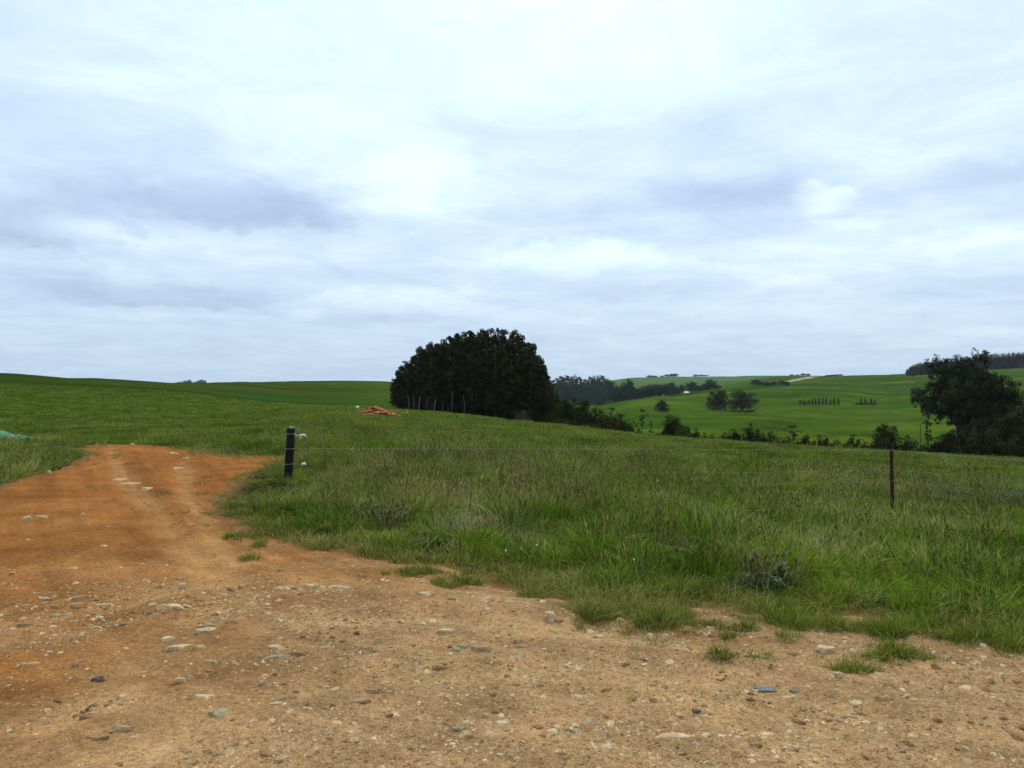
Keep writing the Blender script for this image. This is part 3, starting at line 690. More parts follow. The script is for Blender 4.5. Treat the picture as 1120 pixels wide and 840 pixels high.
def gravel():
    gs = bpy.data.collections.new('gravel_sources')
    for k in range(12):
        mat = M[['stone_pale', 'stone_orange', 'stone_pale', 'stone_grey', 'stone_orange', 'stone_pale', 'stone_orange', 'stone_grey', 'stone_orange', 'stone_pale', 'stone_pale', 'stone_orange'][k]]
        o = bpy.data.objects.new('pebble_%02d' % k, rock_mesh(900 + k, random.uniform(.35, .75), mat, 'pebble', 1)); gs.objects.link(o)
    rows = []
    for d0, d1, dens, s0 in ((2.6, 4.5, 5200, .0044), (4.5, 7, 2400, .0056), (7, 12, 260, .0075), (12, 24, 24, .010)):
        x, y = scatter(d0, d1, dens, -60, 1180)
        k = sdist(x, y) > -.12; x, y = x[k], y[k]
        m = fbm(x / 1.0, y / .8, 4, 620); m2 = fbm(x / 3., y / 2., 3, 640)
        p = .13 + 1.0 * sstep(-.05, .4, m) * sstep(-.5, .3, m2); p = p * np.where(y > 7.5, .6, 1) * (1 - .75 * sstep(-1.5, -3.5, x) * sstep(5, 6.5, y))
        p = p + .55 * (1 - sstep(3.8, 6.2, y)) * sstep(-1.8, -.3, x)
        k = rng.uniform(0, 1, len(x)) < p; x, y = x[k], y[k]; n = len(x)
        s = s0 * rng.lognormal(0, .72, n); s = np.clip(s, .0022, .042)
        z = hdirt(x, y) - s * .12
        rows.append(np.stack([x, y, z, rng.normal(0, .3, n), rng.normal(0, .3, n), rng.uniform(0, 6.28, n), s, rng.integers(0, 12, n)], -1))
    P = np.concatenate(rows)
    me = bpy.data.meshes.new('gravel'); me.vertices.add(len(P)); me.vertices.foreach_set('co', P[:, :3].astype(np.float32).ravel())
    a = me.attributes.new('rot', 'FLOAT_VECTOR', 'POINT'); a.data.foreach_set('vector', P[:, 3:6].astype(np.float32).ravel())
    a = me.attributes.new('scl', 'FLOAT', 'POINT'); a.data.foreach_set('value', P[:, 6].astype(np.float32))
    a = me.attributes.new('pick', 'INT', 'POINT'); a.data.foreach_set('value', P[:, 7].astype(np.int32))
    o = link('gravel', me); tag(o, 'loose pale and orange gravel strewn over the bare dirt', 'gravel', kind='stuff'); gn_instances(o, gs)
    print('pebbles', len(P))
gravel()

# individual stones: px centre, px width, visible px height, colour, label (None = one of the small look-alikes)
P_, O_, G_, D_ = 'stone_pale', 'stone_orange', 'stone_grey', 'stone_dark'
SM = 'small pale stone half sunk in the orange dirt of the track'
stones = [
 (80, 626, 12, 4, P_, 'small pale flat stone lying alone on smooth orange dirt, left foreground'),
 (252, 647, 9, 4, D_, 'small dark stone alone on smooth dirt left of the stone row'),
 (311, 629, 20, 3.5, O_, 'thin flat buff stone just behind the row of flat stones'),
 (307, 649, 20, 5, P_, 'pale flat stone at the left end of the stone row in mid track'),
 (325, 648, 12, 4, O_, 'small flat buff stone second from left in the stone row in mid track'),
 (342, 645, 20, 6, P_, 'pale rounded flat stone in the middle of the stone row in mid track'),
 (372, 644, 30, 7, P_, 'widest pale slab at the right end of the stone row in mid track'),
 (395, 631, 10, 5, O_, 'small upright brown stone beyond the right end of the stone row'),
 (330, 668, 12, 4.5, P_, 'small pale stone alone just in front of the stone row'),
 (87, 657, 20, 6, O_, 'buff flat stone at the back of the left foreground stone cluster'),
 (50, 660, 28, 6, O_, 'long buff slab in the left foreground stone cluster'),
 (83, 663, 22, 6, O_, 'orange brown slab at the front of the left foreground stone cluster'),
 (29, 669, 12, 5, O_, 'small orange stone at the left end of the left foreground cluster'),
 (60, 667, 16, 4, O_, 'low orange stone between the slabs of the left foreground cluster'),
 (113, 660, 20, 5, P_, 'pale flat stone right of the left foreground cluster'),
 (186, 669, 28, 7, P_, 'pale domed slab alone between the left cluster and the stone row'),
 (25, 683, 17, 6, G_, 'grey flat stone near the left edge in front of the cluster'),
 (62, 676, 20, 3, G_, 'low grey stone just in front of the left foreground cluster'),
 (228, 690, 26, 7, P_, 'pale slab in front of the slanting stone pair'),
 (232, 684, 24, 5, G_, 'grey slanting stone resting against a pale slab'),
 (184, 699, 17, 7, P_, 'pale stone just behind the large grey white slab'),
 (195, 707, 32, 9, P_, 'large grey white slab, biggest of the left foreground stones'),
 (107, 691, 16, 5, P_, None), (140, 690, 20, 4, O_, None), (254, 689, 14, 5, O_, None), (165, 674, 10, 3, D_, None),
 (302, 710, 22, 6, P_, 'pale flat stone at the back of a three stone group in the gravel'),
 (302, 721, 28, 7, G_, 'grey slab at the front of a three stone group in the gravel'),
 (326, 716, 17, 6, O_, 'buff rounded stone at the right of a three stone group in the gravel'),
 (218, 717, 13, 6, P_, None), (230, 728, 14, 5, P_, None), (106, 745, 17, 9, D_, 'dark blue grey stone sunk in the dirt, lower left'),
 (83, 737, 8, 6, D_, 'little black stone beside the dark blue grey one, lower left'),
 (196, 753, 14, 7, P_, None), (286, 753, 8, 11, G_, 'upright grey blue stone wedged in the gravel'), (116, 765, 13, 5, P_, None), (62, 772, 12, 4, D_, None),
 (225, 771, 28, 4, P_, 'long thin pale slab flush with the gravel'), (303, 775, 15, 5, P_, None), (314, 767, 20, 8, G_, 'grey angular stone at the edge of the gravel patch'),
 (240, 790, 28, 10, G_, 'broad buff grey slab in the bottom left gravel'), (98, 791, 24, 7, O_, 'broad orange slab level with the dirt, bottom left'),
 (37, 734, 24, 6, P_, 'broad pale worn slab near the left edge'), (107, 818, 28, 8, O_, 'broad buff slab at the very bottom left'), (132, 808, 24, 8, G_, None), (190, 757, 22, 5, O_, None),
 (464, 653, 20, 5, P_, 'pale flat stone at the grass edge beside a lone tuft'), (533, 665, 18, 7, P_, 'white angular stone on bare dirt near the grass edge'),
 (600, 678, 17, 13, P_, 'round tan boulder like stone casting a small shade, centre foreground'),
 (487, 696, 24, 7, P_, 'pale slab on the dirt behind the grey rubble, centre foreground'), (587, 703, 15, 5, P_, None), (526, 714, 24, 9, G_, 'grey jagged slab in the centre foreground rubble'),
 (508, 711, 16, 7, G_, 'grey jagged stone left of the slab in the centre foreground rubble'), (499, 715, 10, 6, G_, None), (412, 703, 9, 11, P_, 'upright pale stone left of the centre rubble'), (390, 697, 10, 4, D_, None),
 (436, 727, 11, 6, P_, None), (489, 750, 8, 8, P_, None), (531, 786, 8, 7, P_, None), (502, 802, 15, 8, G_, 'grey lump of stone near the bottom centre'),
 (406, 766, 17, 6, G_, None), (392, 776, 26, 5, G_, 'flat grey slab right of the bottom gravel patch'), (551, 795, 20, 7, P_, None), (654, 696, 11, 5, P_, None), (728, 695, 11, 6, P_, None),
 (545, 701, 9, 4, P_, None), (738, 812, 46, 6, P_, 'long narrow pale slab level with the gravel, bottom right'), (904, 714, 22, 11, P_, 'rounded white stone among small grass clumps, right foreground'),
 (916, 746, 11, 7, P_, 'small pale stone in front of the grass clump, right foreground'), (762, 777, 11, 6, D_, 'small dark triangular stone in the right foreground gravel'), (1000, 767, 14, 6, P_, None), (872, 788, 20, 6, O_, 'flat orange stone in the right foreground gravel'),
 (1056, 830, 8, 5, P_, None), (1097, 795, 10, 6, O_, None), (930, 786, 14, 5, P_, None), (570, 711, 18, 4, G_, None), (620, 730, 10, 4, P_, None), (497, 641, 8, 4, P_, None),
 (130, 525, 17, 3, P_, 'pale slab on the far part of the track, left of another'), (142, 529, 22, 1.6, P_, None), (161, 536, 17, 5, P_, 'pale stone heap on the far part of the track'), (194, 512, 14, 3, P_, 'flat pale stone near the far right of the track'), (202, 503, 8, 4, P_, None),
 (30, 570, 9, 5, P_, 'pale stone near the left edge beside a longer one'), (46, 568, 15, 4, P_, 'longer pale stone near the left edge of the track'), (191, 497, 10, 2, P_, None), (107, 486, 7, 3, P_, None), (115, 485, 6, 3, P_, None), (121, 488, 6, 2, P_, None),
 (145, 487, 6, 2, P_, None), (90, 566, 7, 3, P_, None), (211, 579, 12, 2.5, D_, None), (52, 518, 8, 4, P_, None), (30, 593, 6, 3, P_, None), (114, 600, 8, 2.5, P_, None)]
seen_l = set()
def build_stones():
    # the large pale tree-root like heap etc. are ordinary stones of varied height
    for i, (u, v, w_, h_, mt, lab) in enumerate(stones):
        x, y, z = at(u, v + h_ * .3, 1.5, 60); z = top1(x, y)
        W = w_ / F * y * .5; Hh = h_ / F * y
        ground_slope = EYE / y                       # a flat stone shows its top: depth seen = depth * slope
        dep = min(W * .75, max(W * .35, .5 * .55 * Hh / ground_slope))
        hh = max(.012, Hh - 2 * dep * ground_slope * .6)
        me = rock_mesh(i * 7 + 3, 1.0, M[mt], 'stone')
        o = link('stone', me, None, (x, y, z - hh * .12)); o.scale = (W * 1.12, dep * 1.12, hh * 1.3); o.rotation_euler = (0, 0, random.uniform(-.35, .35))
        if lab: tag(o, lab, 'stone')
        else:
            tone = {P_: 'pale', O_: 'orange brown', G_: 'grey', D_: 'dark'}[mt]
            bu, bv, bw, bh, bm_, bl = min((s_ for s_ in stones if s_[5]), key=lambda s_: (s_[0] - u) ** 2 + (2 * (s_[1] - v)) ** 2)
            du, dv = u - bu, v - bv; side = ('just ' if abs(du) < 40 else '') + (('right of' if du > 0 else 'left of') if abs(du) > abs(dv) * 1.3 else ('in front of' if dv > 0 else 'behind'))
            wds = bl.replace(',', '').split()[:7]
            while wds[-1] in ('of', 'the', 'in', 'at', 'a', 'on', 'and', 'near', 'just', 'left', 'right', 'with', 'other', 'by', 'alone', 'beside', 'bare', 'end'): wds.pop()
            lb = 'small %s stone %s the %s' % (tone, side, ' '.join(wds))
            while lb in seen_l: lb = lb.replace('small ', random.choice(['small thin ', 'small low ', 'small flat ', 'small worn ', 'small dusty ']), 1) if lb.startswith('small ') and lb.split()[1] not in ('thin', 'low', 'flat', 'worn', 'dusty') else lb + ' too'
            seen_l.add(lb); tag(o, lb, 'stone', 'small stones in the track')
build_stones()

# ================================================================== trees
def tube_np(pts, rads, n=6):
    b = MB(); b.tube(pts, rads, n); return b
def crown(centers, sizes, nleaf, leaf, seed, sink=.0):
    """leaf-sized faces spread through and around clump ellipsoids"""
    r = np.random.default_rng(seed); C = np.asarray(centers, float); Sz = np.asarray(sizes, float)
    n = len(C) * nleaf; ci = np.repeat(np.arange(len(C)), nleaf)
    d = r.normal(size=(n, 3)); d /= np.linalg.norm(d, axis=1)[:, None]; rad = r.uniform(.45, 1.05, n) ** .7
    p = C[ci] + d * rad[:, None] * Sz[ci]
    nrm = d + r.normal(0, .7, (n, 3)) + np.array([0, 0, .3]); nrm /= np.linalg.norm(nrm, axis=1)[:, None]
    a = np.cross(nrm, r.normal(size=(n, 3))); a /= np.linalg.norm(a, axis=1)[:, None]; b = np.cross(nrm, a)
    s = leaf * r.uniform(.6, 1.4, n)[:, None]; q = s * r.uniform(.35, .75, n)[:, None]
    co = np.stack([p - a * s, p - b * q + nrm * s * .12, p + a * s, p + b * q + nrm * s * .12], 1).reshape(-1, 3)
    f = np.arange(4 * n).reshape(-1, 4)
    cr = r.uniform(0, 1, len(C)); tv = np.clip(cr[ci] * .6 + r.uniform(0, .4, n), 0, 1)
    ti = np.repeat(np.stack([tv, tv, tv], -1), 4, 0)
    return co, f, ti
KINDS = {}
def kind(name, fn, nvar, leafm, barkm):
    KINDS[name] = []
    for k in range(nvar):
        tm, (co, f, ti) = fn(k)
        me = mesh_np(name + '_crown', co, f, M[leafm], False, {'tint': ti})
        KINDS[name].append((tm.mesh(name + '_trunk', M[barkm], True), me))
# every prototype is 1 m tall (z 0..1) and about 1 m wide (x,y -.5...5): the Empty's scale sets real size
def unit(co, tm, zmin=None):
    lo = np.percentile(co, .5, axis=0); hi = np.percentile(co, 99.5, axis=0); top = hi[2]; w_ = max(hi[0] - lo[0], hi[1] - lo[1])
    sc_ = np.array([1 / w_, 1 / w_, 1 / top]); tm.v = [tuple(np.array(v) * sc_) for v in tm.v]
    return co * sc_
def k_plantation(k, dens=1.0):     # 14 m, pointed, branches almost from the ground, several trunks visible
    r = random.Random(100 + k); tm = MB(); hgt = 14.; tm.tube([(0, 0, -.8), (0.05, 0, 2), (.1, .1, 8), (0, .1, 13)], [.20, .16, .10, .03], 6)
    C = []; Sz = []
    z = .9 + r.random()
    while z < 13.6:
        t = (z - 1.5) / 12.3; t = min(max(t, 0), .99); rad = 2.4 * (1 - t ** 3.2) * (.75 + .5 * r.random()) + .15; nb = max(2, int(9 * (1 - t ** 2) + 2))
        for i in range(nb):
            if dens < 1 and t > .35 and r.random() > dens: continue
            a = r.random() * 6.28; q = rad * (.55 + .5 * r.random())
            c = (q * math.cos(a), q * math.sin(a), z + r.uniform(-.3, .3) + .25 * q); C.append(c); s = .36 + .42 * (1 - t) * r.random() + .10
            Sz.append((s, s, s * .8))
            if r.random() < .4: tm.tube([(0, 0, z - .4), (c[0] * .5, c[1] * .5, z - .1), c], [.05, .035, .012], 4)
        z += .42 + .2 * r.random()
    co, f, ti = crown(C, Sz, 34, .19, 200 + k); return tm, (unit(co, tm), f, ti)
def k_thin(k):
    return k_plantation(k, .66)
def k_round(k):          # broad domed tree 11 m
    r = random.Random(300 + k); tm = MB(); tm.tube([(0, 0, -1), (0, 0, 1.5), (.2, 0, 4)], [.5, .38, .25], 8)
    C = []; Sz = []
    for i in range(95):
        a = r.random() * 6.28; t = r.random() ** .6; el = math.asin(r.uniform(-.8, 1)); q = 4.6 * t
        c = (q * math.cos(el) * math.cos(a), q * math.cos(el) * math.sin(a), 5.2 + 4.8 * t * math.sin(el)); C.append(c)
        s = r.uniform(.8, 1.5); Sz.append((s, s, s * .7))
        if i < 16: tm.tube([(.1, 0, 2.6), (c[0] * .4, c[1] * .4, 3.8), c], [.2, .13, .03], 5)
    co, f, ti = crown(C, Sz, 60, .22, 400 + k); return tm, (unit(co, tm), f, ti)
def k_bush(k):
    r = random.Random(500 + k); tm = MB(); C = []; Sz = []
    for i in range(30):
        a = r.random() * 6.28; q = 2.2 * math.sqrt(r.random()); h = 2.6 * (1 - (q / 2.6) ** 2) * r.uniform(.25, 1)
        C.append((q * math.cos(a), q * math.sin(a), h)); s = r.uniform(.45, .85); Sz.append((s, s, s * .75))
    for i in range(7):
        c = C[i * 4]; tm.tube([(c[0] * .15, c[1] * .15, -.6), (c[0] * .5, c[1] * .5, c[2] * .5), c], [.1, .07, .02], 5)
    co, f, ti = crown(C, Sz, 60, .13, 600 + k); return tm, (unit(co, tm), f, ti)
def k_open(k):           # spindly gum: bare leaning trunk(s), a few separate tufts of leaves
    r = random.Random(700 + k); tm = MB(); C = []; Sz = []
    tm.tube([(0, 0, -1), (.2, 0, 3), (.1, .1, 6), (.4, 0, 8)], [.22, .16, .12, .05], 6)
    for i in range(13):
        z = r.uniform(4.2, 9.6); q = r.uniform(.4, 2.3) * (1.2 if z < 8.6 else .6); a = r.random() * 6.28; c = (q * math.cos(a) + .2, q * math.sin(a), z)
        tm.tube([(.2, 0, z - 2.2), (c[0] * .55, c[1] * .55, z - .9), c], [.08, .05, .015], 4)
        for j in range(3): C.append((c[0] + r.gauss(0, .4), c[1] + r.gauss(0, .4), c[2] + r.gauss(0, .16))); s = r.uniform(.35, .7); Sz.append((s, s, s * .5))
    co, f, ti = crown(C, Sz, 48, .12, 800 + k); return tm, (unit(co, tm), f, ti)
def k_narrow(k):
    r = random.Random(900 + k); tm = MB(); tm.tube([(0, 0, -.4), (0, 0, 2)], [.12, .05], 6); C = []; Sz = []
    for i in range(16):
        t = i / 15; C.append((r.gauss(0, .12), r.gauss(0, .12), .45 + 3.6 * t)); s = .55 * (1 - t) ** .6 * r.uniform(.8, 1.2) + .14; Sz.append((s, s, .4))
    co, f, ti = crown(C, Sz, 45, .13, 950 + k); return tm, (unit(co, tm), f, ti)
def k_big(k):            # big spreading evergreen: heavy limbs, drooping leaf masses with gaps between
    r = random.Random(1100 + k); tm = MB(); C = []; Sz = []
    tm.tube([(0, 0, -2), (.1, 0, 1.5), (.3, .2, 4), (0, .2, 9)], [.75, .55, .42, .25], 8)
    for i in range(92):
        el = math.asin(r.uniform(-.15, .99)); a = r.random() * 6.28; t = r.uniform(.6, 1.0) if i > 24 else r.uniform(.15, .7)
        c = np.array([7.2 * t * math.cos(el) * math.cos(a), 7.2 * t * math.cos(el) * math.sin(a), 7.4 + 7.4 * t * math.sin(el)])
        tm.tube([(.1, .1, 2.5 + r.random() * 3), tuple(c * np.array([.45, .45, .6]) + np.array([0, 0, 1.9])), tuple(c)], [.24, .14, .03], 5)
        for j in range(r.randint(8, 12)):
            o = np.array([r.gauss(0, 1.0), r.gauss(0, 1.0), r.gauss(0, .55) - .3 * abs(r.gauss(0, 1))]); C.append(tuple(c + o)); s = r.uniform(.35, .75); Sz.append((s, s, s * r.uniform(.6, 1.2)))
    co, f, ti = crown(C, Sz, 44, .15, 1200 + k); return tm, (unit(co, tm), f, ti)
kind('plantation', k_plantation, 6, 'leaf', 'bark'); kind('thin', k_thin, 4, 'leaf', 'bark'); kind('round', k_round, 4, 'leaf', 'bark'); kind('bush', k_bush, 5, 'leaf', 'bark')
kind('open', k_open, 4, 'leaf_gum', 'bark'); kind('narrow', k_narrow, 3, 'leaf', 'bark'); kind('big', k_big, 2, 'leaf_gum', 'bark')
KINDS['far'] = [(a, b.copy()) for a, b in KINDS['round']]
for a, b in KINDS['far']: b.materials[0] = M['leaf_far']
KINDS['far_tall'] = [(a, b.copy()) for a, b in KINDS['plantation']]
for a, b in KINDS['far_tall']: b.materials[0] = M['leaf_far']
KINDS['olive'] = [(a, b.copy()) for a, b in KINDS['bush']]
for a, b in KINDS['olive']: b.materials[0] = M['leaf_olive']
def plant(kd, u, d, vtop, wpx, label, cat='tree', group=None, name='tree', hmin=.8, hgt=None, deep=None, sink=0.0):
    x = (u - CX) / F * d; g = h1(x, d); ztop = EYE - (vtop - CY) * d / F
    h = hgt if hgt else max(ztop - g + sink, hmin); w_ = wpx / F * d
    tm, cm = random.choice(KINDS[kd])
    o = empty(name, (x, d, g - sink), random.uniform(0, 6.28), (w_, w_, h)); tag(o, label, cat, group)
    link('trunk' if kd not in ('bush', 'olive') or cat == 'tree' else 'stems', tm, o); link('crown', cm, o)
    return o
def seat(u, v, dmin): x, y, z = at(u, v, dmin, 2500); return y

# --- the plantation clump on the knoll
cg = 'tall dark trees packed in the plantation clump'
tops = [(437, 405, 16), (445, 396, 22), (453, 387, 24), (462, 380, 26), (471, 376, 26), (480, 373, 26), (489, 369, 26), (498, 366, 26), (507, 364, 26), (516, 363, 26), (525, 362, 26), (534, 361.5, 26),
        (543, 361.5, 26), (552, 363, 26), (561, 363, 26), (570, 368, 28), (578, 376, 28), (586, 388, 28), (593, 401, 22), (600, 416, 16)]
for i, (u, vt, w_) in enumerate(tops):
    for row, d in enumerate((121, 129, 137)):
        if row == 1 and (i % 3 == 2): continue
        if row == 0 and i in (0, 19): continue
        vt_ = vt + (0 if row == 1 else random.uniform(0, 7) if row == 0 else random.uniform(1, 5)) + (3 if row == 0 else 0)
        if 527 < u < 565:            # the thin place where sky shows through
            vt_ -= 1.5
        lab = 'tall dark tree in the %s of the plantation clump, %s' % (('front row', 'middle', 'rear')[row], 'left shoulder' if i < 5 else 'left of its highest part' if i < 9 else 'at its highest part' if i < 14 else 'right shoulder'); gr = cg + ', ' + ('front row', 'middle', 'rear')[row]
        if row == 1 and i == 0: lab, gr = 'outermost low branching tree at the left end of the plantation clump', None
        if row == 1 and i == 19: lab, gr = 'lowest tree at the right end of the plantation clump', None
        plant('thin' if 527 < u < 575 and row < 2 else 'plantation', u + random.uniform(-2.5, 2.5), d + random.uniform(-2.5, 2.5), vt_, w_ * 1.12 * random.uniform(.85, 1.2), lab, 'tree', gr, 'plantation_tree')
for u in (447, 452, 458, 466, 475, 484, 494, 508):      # bare pale stems along the front edge
    x = (u - CX) / F * 117; g = h1(x, 117); tm = MB(); hh = random.uniform(2.0, 3.6)
    tm.tube([(0, 0, -.5), (.05, 0, hh * .5), (random.uniform(-.3, .3), 0, hh)], [.11, .09, .05], 6)
    o = link('bare_tree', tm.mesh('bare_tree', M['pale_bark'] if u in (458, 475) else M['bark'], True), None, (x, 117, g))
    tag(o, 'slim bare %s stem at the front edge of the plantation clump' % ('pale grey' if u in (458, 475) else 'dark grey'), 'tree', 'bare pale stems under the clump' if u in (458, 475) else 'bare dark stems under the clump')
plant('olive', 571, 115, 449, 20, 'olive green shrub at the foot of the plantation clump', 'shrub', None, 'shrub')
for u, vt, w_ in ((515, 452, 10), (532, 455, 10), (553, 455, 12), (590, 449, 18), (600, 452, 14)):
    plant('bush', u, 116, vt, w_, 'low dark shrub filling the shade under the plantation clump', 'shrub', 'dark shrubs under the clump', 'shrub')
for i in range(26):
    u = 442 + i * 5.9; d = random.choice((133, 141)); vb = CY - (h1((u - CX) / F * d, d) - EYE) * F / d
    plant('bush', u, d, vb - random.uniform(16, 26), random.uniform(20, 28), 'dark understorey shrub in the shade between the plantation clump trunks', 'shrub', 'dark understorey shrubs of the clump', 'shrub')
# --- belt of scrub dropping into the gully
sg = 'dark shrubs of the gully belt right of the clump'
for u, vt, w_, d in ((604, 432, 20, 120), (610, 443, 22, 110), (620, 440, 24, 112), (630, 439, 22, 118), (638, 443, 20, 112), (615, 448, 30, 95), (630, 448, 30, 95), (645, 450, 28, 98), (655, 451, 24, 100),
                     (652, 449, 20, 115), (665, 454, 24, 100), (676, 455, 22, 100), (686, 461, 20, 100), (694, 465, 18, 98), (640, 453, 30, 88), (662, 458, 26, 88), (680, 463, 22, 90)):
    plant('bush' if vt > 441 else 'round', u, d, vt - 1.5, w_ * 1.5, 'dark shrub in the scrub belt right of the plantation clump, %s' % ('end nearest the clump' if u < 626 else 'middle' if u < 660 else 'lower right end'), 'shrub', sg, 'shrub', sink=1.0)
for u, vt, w_, d, lab in ((668, 446, 12, 105, 'spindly open crowned gum rising above the scrub belt'), (702, 447, 10, 112, 'tall thin gum with two round leaf tufts in the gully'), (712, 460, 6, 112, 'very thin young gum right of the two tufted gum'),
                     (678, 453, 12, 108, 'thin gum leaning out of the scrub belt'), (868, 465, 22, 118, 'open umbrella crowned gum on a bare stem, in the gully scrub'), (934, 475, 17, 118, 'small flat topped gum between dark bushes, right gully'),
                     (843, 472, 15, 118, 'leaning thin gum left of the umbrella crowned gum')):
    plant('open', u, d, vt, w_, lab, 'tree', None, 'gum_tree')
plant('round', 736, 104, 455, 24, 'domed dark tree in the gully between thin gums and the hillside', 'tree', None, 'tree')
plant('bush', 823, 100, 464, 21, 'taller dark rounded tree rising out of the gully scrub in mid valley', 'tree', None, 'tree')
plant('bush', 799, 98, 470, 26, 'dark domed bush left of the taller rounded gully tree', 'tree', None, 'tree')
plant('round', 970, 100, 464, 27, 'dark tree with ragged crown rising behind the rusty steel post', 'tree', None, 'tree')
gg = 'small dark bushes dotted along the gully edge'
for u, vt, w_ in ((724, 474, 16), (730, 468, 20), (745, 469, 18), (754, 469, 18), (760, 471, 16), (771, 475, 14), (779, 476, 13), (790, 478, 12), (808, 474, 16), (818, 471, 18), (830, 475, 16), (838, 476, 16), (846, 478, 18), (856, 480, 16), (864, 482, 14),
                  (880, 477, 14), (876, 482, 16), (894, 478, 12), (900, 478, 14), (906, 482, 12), (917, 483, 14), (926, 484, 10), (940, 483, 14), (946, 485, 14), (961, 480, 22), (972, 477, 28), (984, 481, 20), (994, 478, 14), (1000, 484, 14), (1009, 488, 12), (1016, 486, 14), (932, 482, 16), (951, 487, 10)):
    plant('bush', u, random.uniform(92, 108), vt - 1.5, w_ * 1.35, 'small dark bush on the gully edge, ' + ('left of the domed tree' if u < 735 else 'right of the domed tree' if u < 785 else 'around the dark domed bush' if u < 835 else 'left of the umbrella crowned gum' if u < 866 else 'right of the umbrella gum' if u < 935 else 'left of the steel post' if u < 965 else 'right behind the steel post' if u < 990 else 'left of the big thicket'), 'shrub', gg, 'shrub', sink=.6)
# --- the big tree and thicket on the right
plant('big', 1056, 118, 389, 98, 'largest tree on the right, wide ragged crown above the gully thicket', 'tree', None, 'large_tree')
plant('big', 1086, 126, 412, 44, 'second tree merged into the right side of the largest tree', 'tree', None, 'large_tree')
plant('open', 1108, 120, 414, 26, 'thin limbed tree reaching out right of the largest tree', 'tree', None, 'gum_tree')
plant('open', 1015, 116, 452, 16, 'dark little tree beside the pale dead trunk, left of the thicket', 'tree', None, 'tree')
tg = 'dark shrubs of the thicket under the largest tree'
for u, vt, w_, d in ((1030, 476, 20, 96), (1040, 474, 22, 96), (1052, 470, 30, 100), (1064, 462, 30, 104), (1078, 458, 32, 108), (1092, 452, 32, 112), (1106, 450, 32, 108), (1118, 452, 30, 104), (1130, 450, 32, 108), (1036, 480, 26, 90), (1054, 478, 30, 88),
                     (1072, 474, 32, 90), (1090, 470, 34, 92), (1108, 472, 34, 90), (1126, 470, 34, 90), (1022, 484, 24, 92), (1062, 484, 30, 80), (1084, 482, 32, 80), (1104, 484, 32, 80), (1124, 486, 32, 80), (1145, 460, 40, 100), (1068, 440, 34, 124), (1090, 438, 36, 126), (1075, 446, 30, 118)):
    plant('round' if d > 98 else 'bush', u, d, vt, w_ * 1.5, 'dark dense shrub in the %s of the thicket under the largest tree, %s' % ('front' if d < 95 else 'back', 'left part' if u < 1070 else 'right part'), 'shrub', tg, 'shrub', sink=1.0)
for u, vt, vb, d, lab in ((1006, 452, 478, 124, 'pale dead trunk standing on the grass left of the thicket'), (1046, 466, 490, 99, 'pale slender dead trunk inside the thicket, left one'), (1066, 466, 488, 99, 'crooked white dead trunk inside the thicket'), (1112, 476, 492, 95, 'short pale trunk at the right of the thicket')):
    x = (u - CX) / F * d; zt = EYE - (vt - CY) * d / F; g = min(h1(x, d), EYE - (vb - CY) * d / F); hh = zt - g; tm = MB(); q = random.uniform(-.4, .4)
    tm.tube([(0, 0, -.3), (.1, 0, hh * .3), (q * .4, .05, hh * .7), (q, .1, hh)], [.10, .085, .06, .02], 6); tm.tube([(.1, 0, hh * .45), (-.25, 0, hh * .62), (-.3, 0, hh * .8)], [.04, .03, .01], 5); tm.tube([(.08, 0, hh * .6), (.4, .1, hh * .8)], [.03, .012], 5)
    tag(link('dead_tree', tm.mesh('dead_tree', M['pale_bark'], True), None, (x, d, g)), lab, 'dead tree')
# --- trees on the far hillside
def hill_tree(kd, u, vt, vb, w_, lab, group=None, name='tree', cat='tree', dmin=260, lift=0):
    d = seat(u, vb, dmin); return plant(kd, u, d, vt, w_, lab, cat, group, name, sink=2.4 if kd == 'round' else 0)
hill_tree('round', 785, 426.5, 447.5, 25, 'left of the two broad dark trees alone on the green hillside')
hill_tree('round', 812, 427, 450, 31, 'right and larger of the two broad dark trees alone on the hillside')
hill_tree('round', 724.5, 437.5, 450, 16, 'single small round tree alone low on the green hillside')
hill_tree('round', 1003, 423.5, 437, 14, 'small round leafy tree against the hillside left of the largest tree')
d_ = seat(822, 450, 260); x = (822 - CX) / F * d_; tm = MB()
tm.tube([(-3.6, -.5, 0), (0, 0, .9), (4.0, .4, 2.3)], [.5, .45, .2], 7); tm.tube([(0, 0, .9), (1.5, -1, 2.0)], [.2, .06], 5); tm.tube([(1.6, 0, 1.5), (2.6, .8, 3.2)], [.18, .05], 5)
tag(link('fallen_branch', tm.mesh('fallen_branch', M['bark'], True), None, (x, d_ - 2, h1(x, d_ - 2))), 'dark fallen limb lying below the larger hillside tree', 'fallen branch')
ORD = 'first second third fourth fifth sixth seventh eighth ninth tenth eleventh twelfth'.split()
for k, u in enumerate((875, 878.5, 881.5, 885, 888.5, 892, 896, 900, 903.5, 908, 912.5, 917)):
    hill_tree('narrow', u, (438, 439, 440, 438.5, 437, 436.5, 436, 435.5, 436, 438, 436, 435.5)[k] - 1, 443, 2.9, 'small dark narrow tree, %s from the left in the longer hillside row' % ORD[k], 'narrow trees in the longer hillside row', 'cypress_tree')
for k, u in enumerate((942, 946.5, 953, 957)):
    hill_tree('narrow', u, (437, 436.5, 436.5, 438)[k] - 1, 442, 2.8, 'small dark narrow tree, %s from the left in the short hillside row' % ORD[k], 'narrow trees in the short hillside row', 'cypress_tree')
for u in (937, 941, 946, 951, 956): hill_tree('bush', u, 440.5, 442.5, 6, 'low dark hedge shrub under the short hillside row', 'hedge shrubs under the short row', 'shrub', 'shrub')
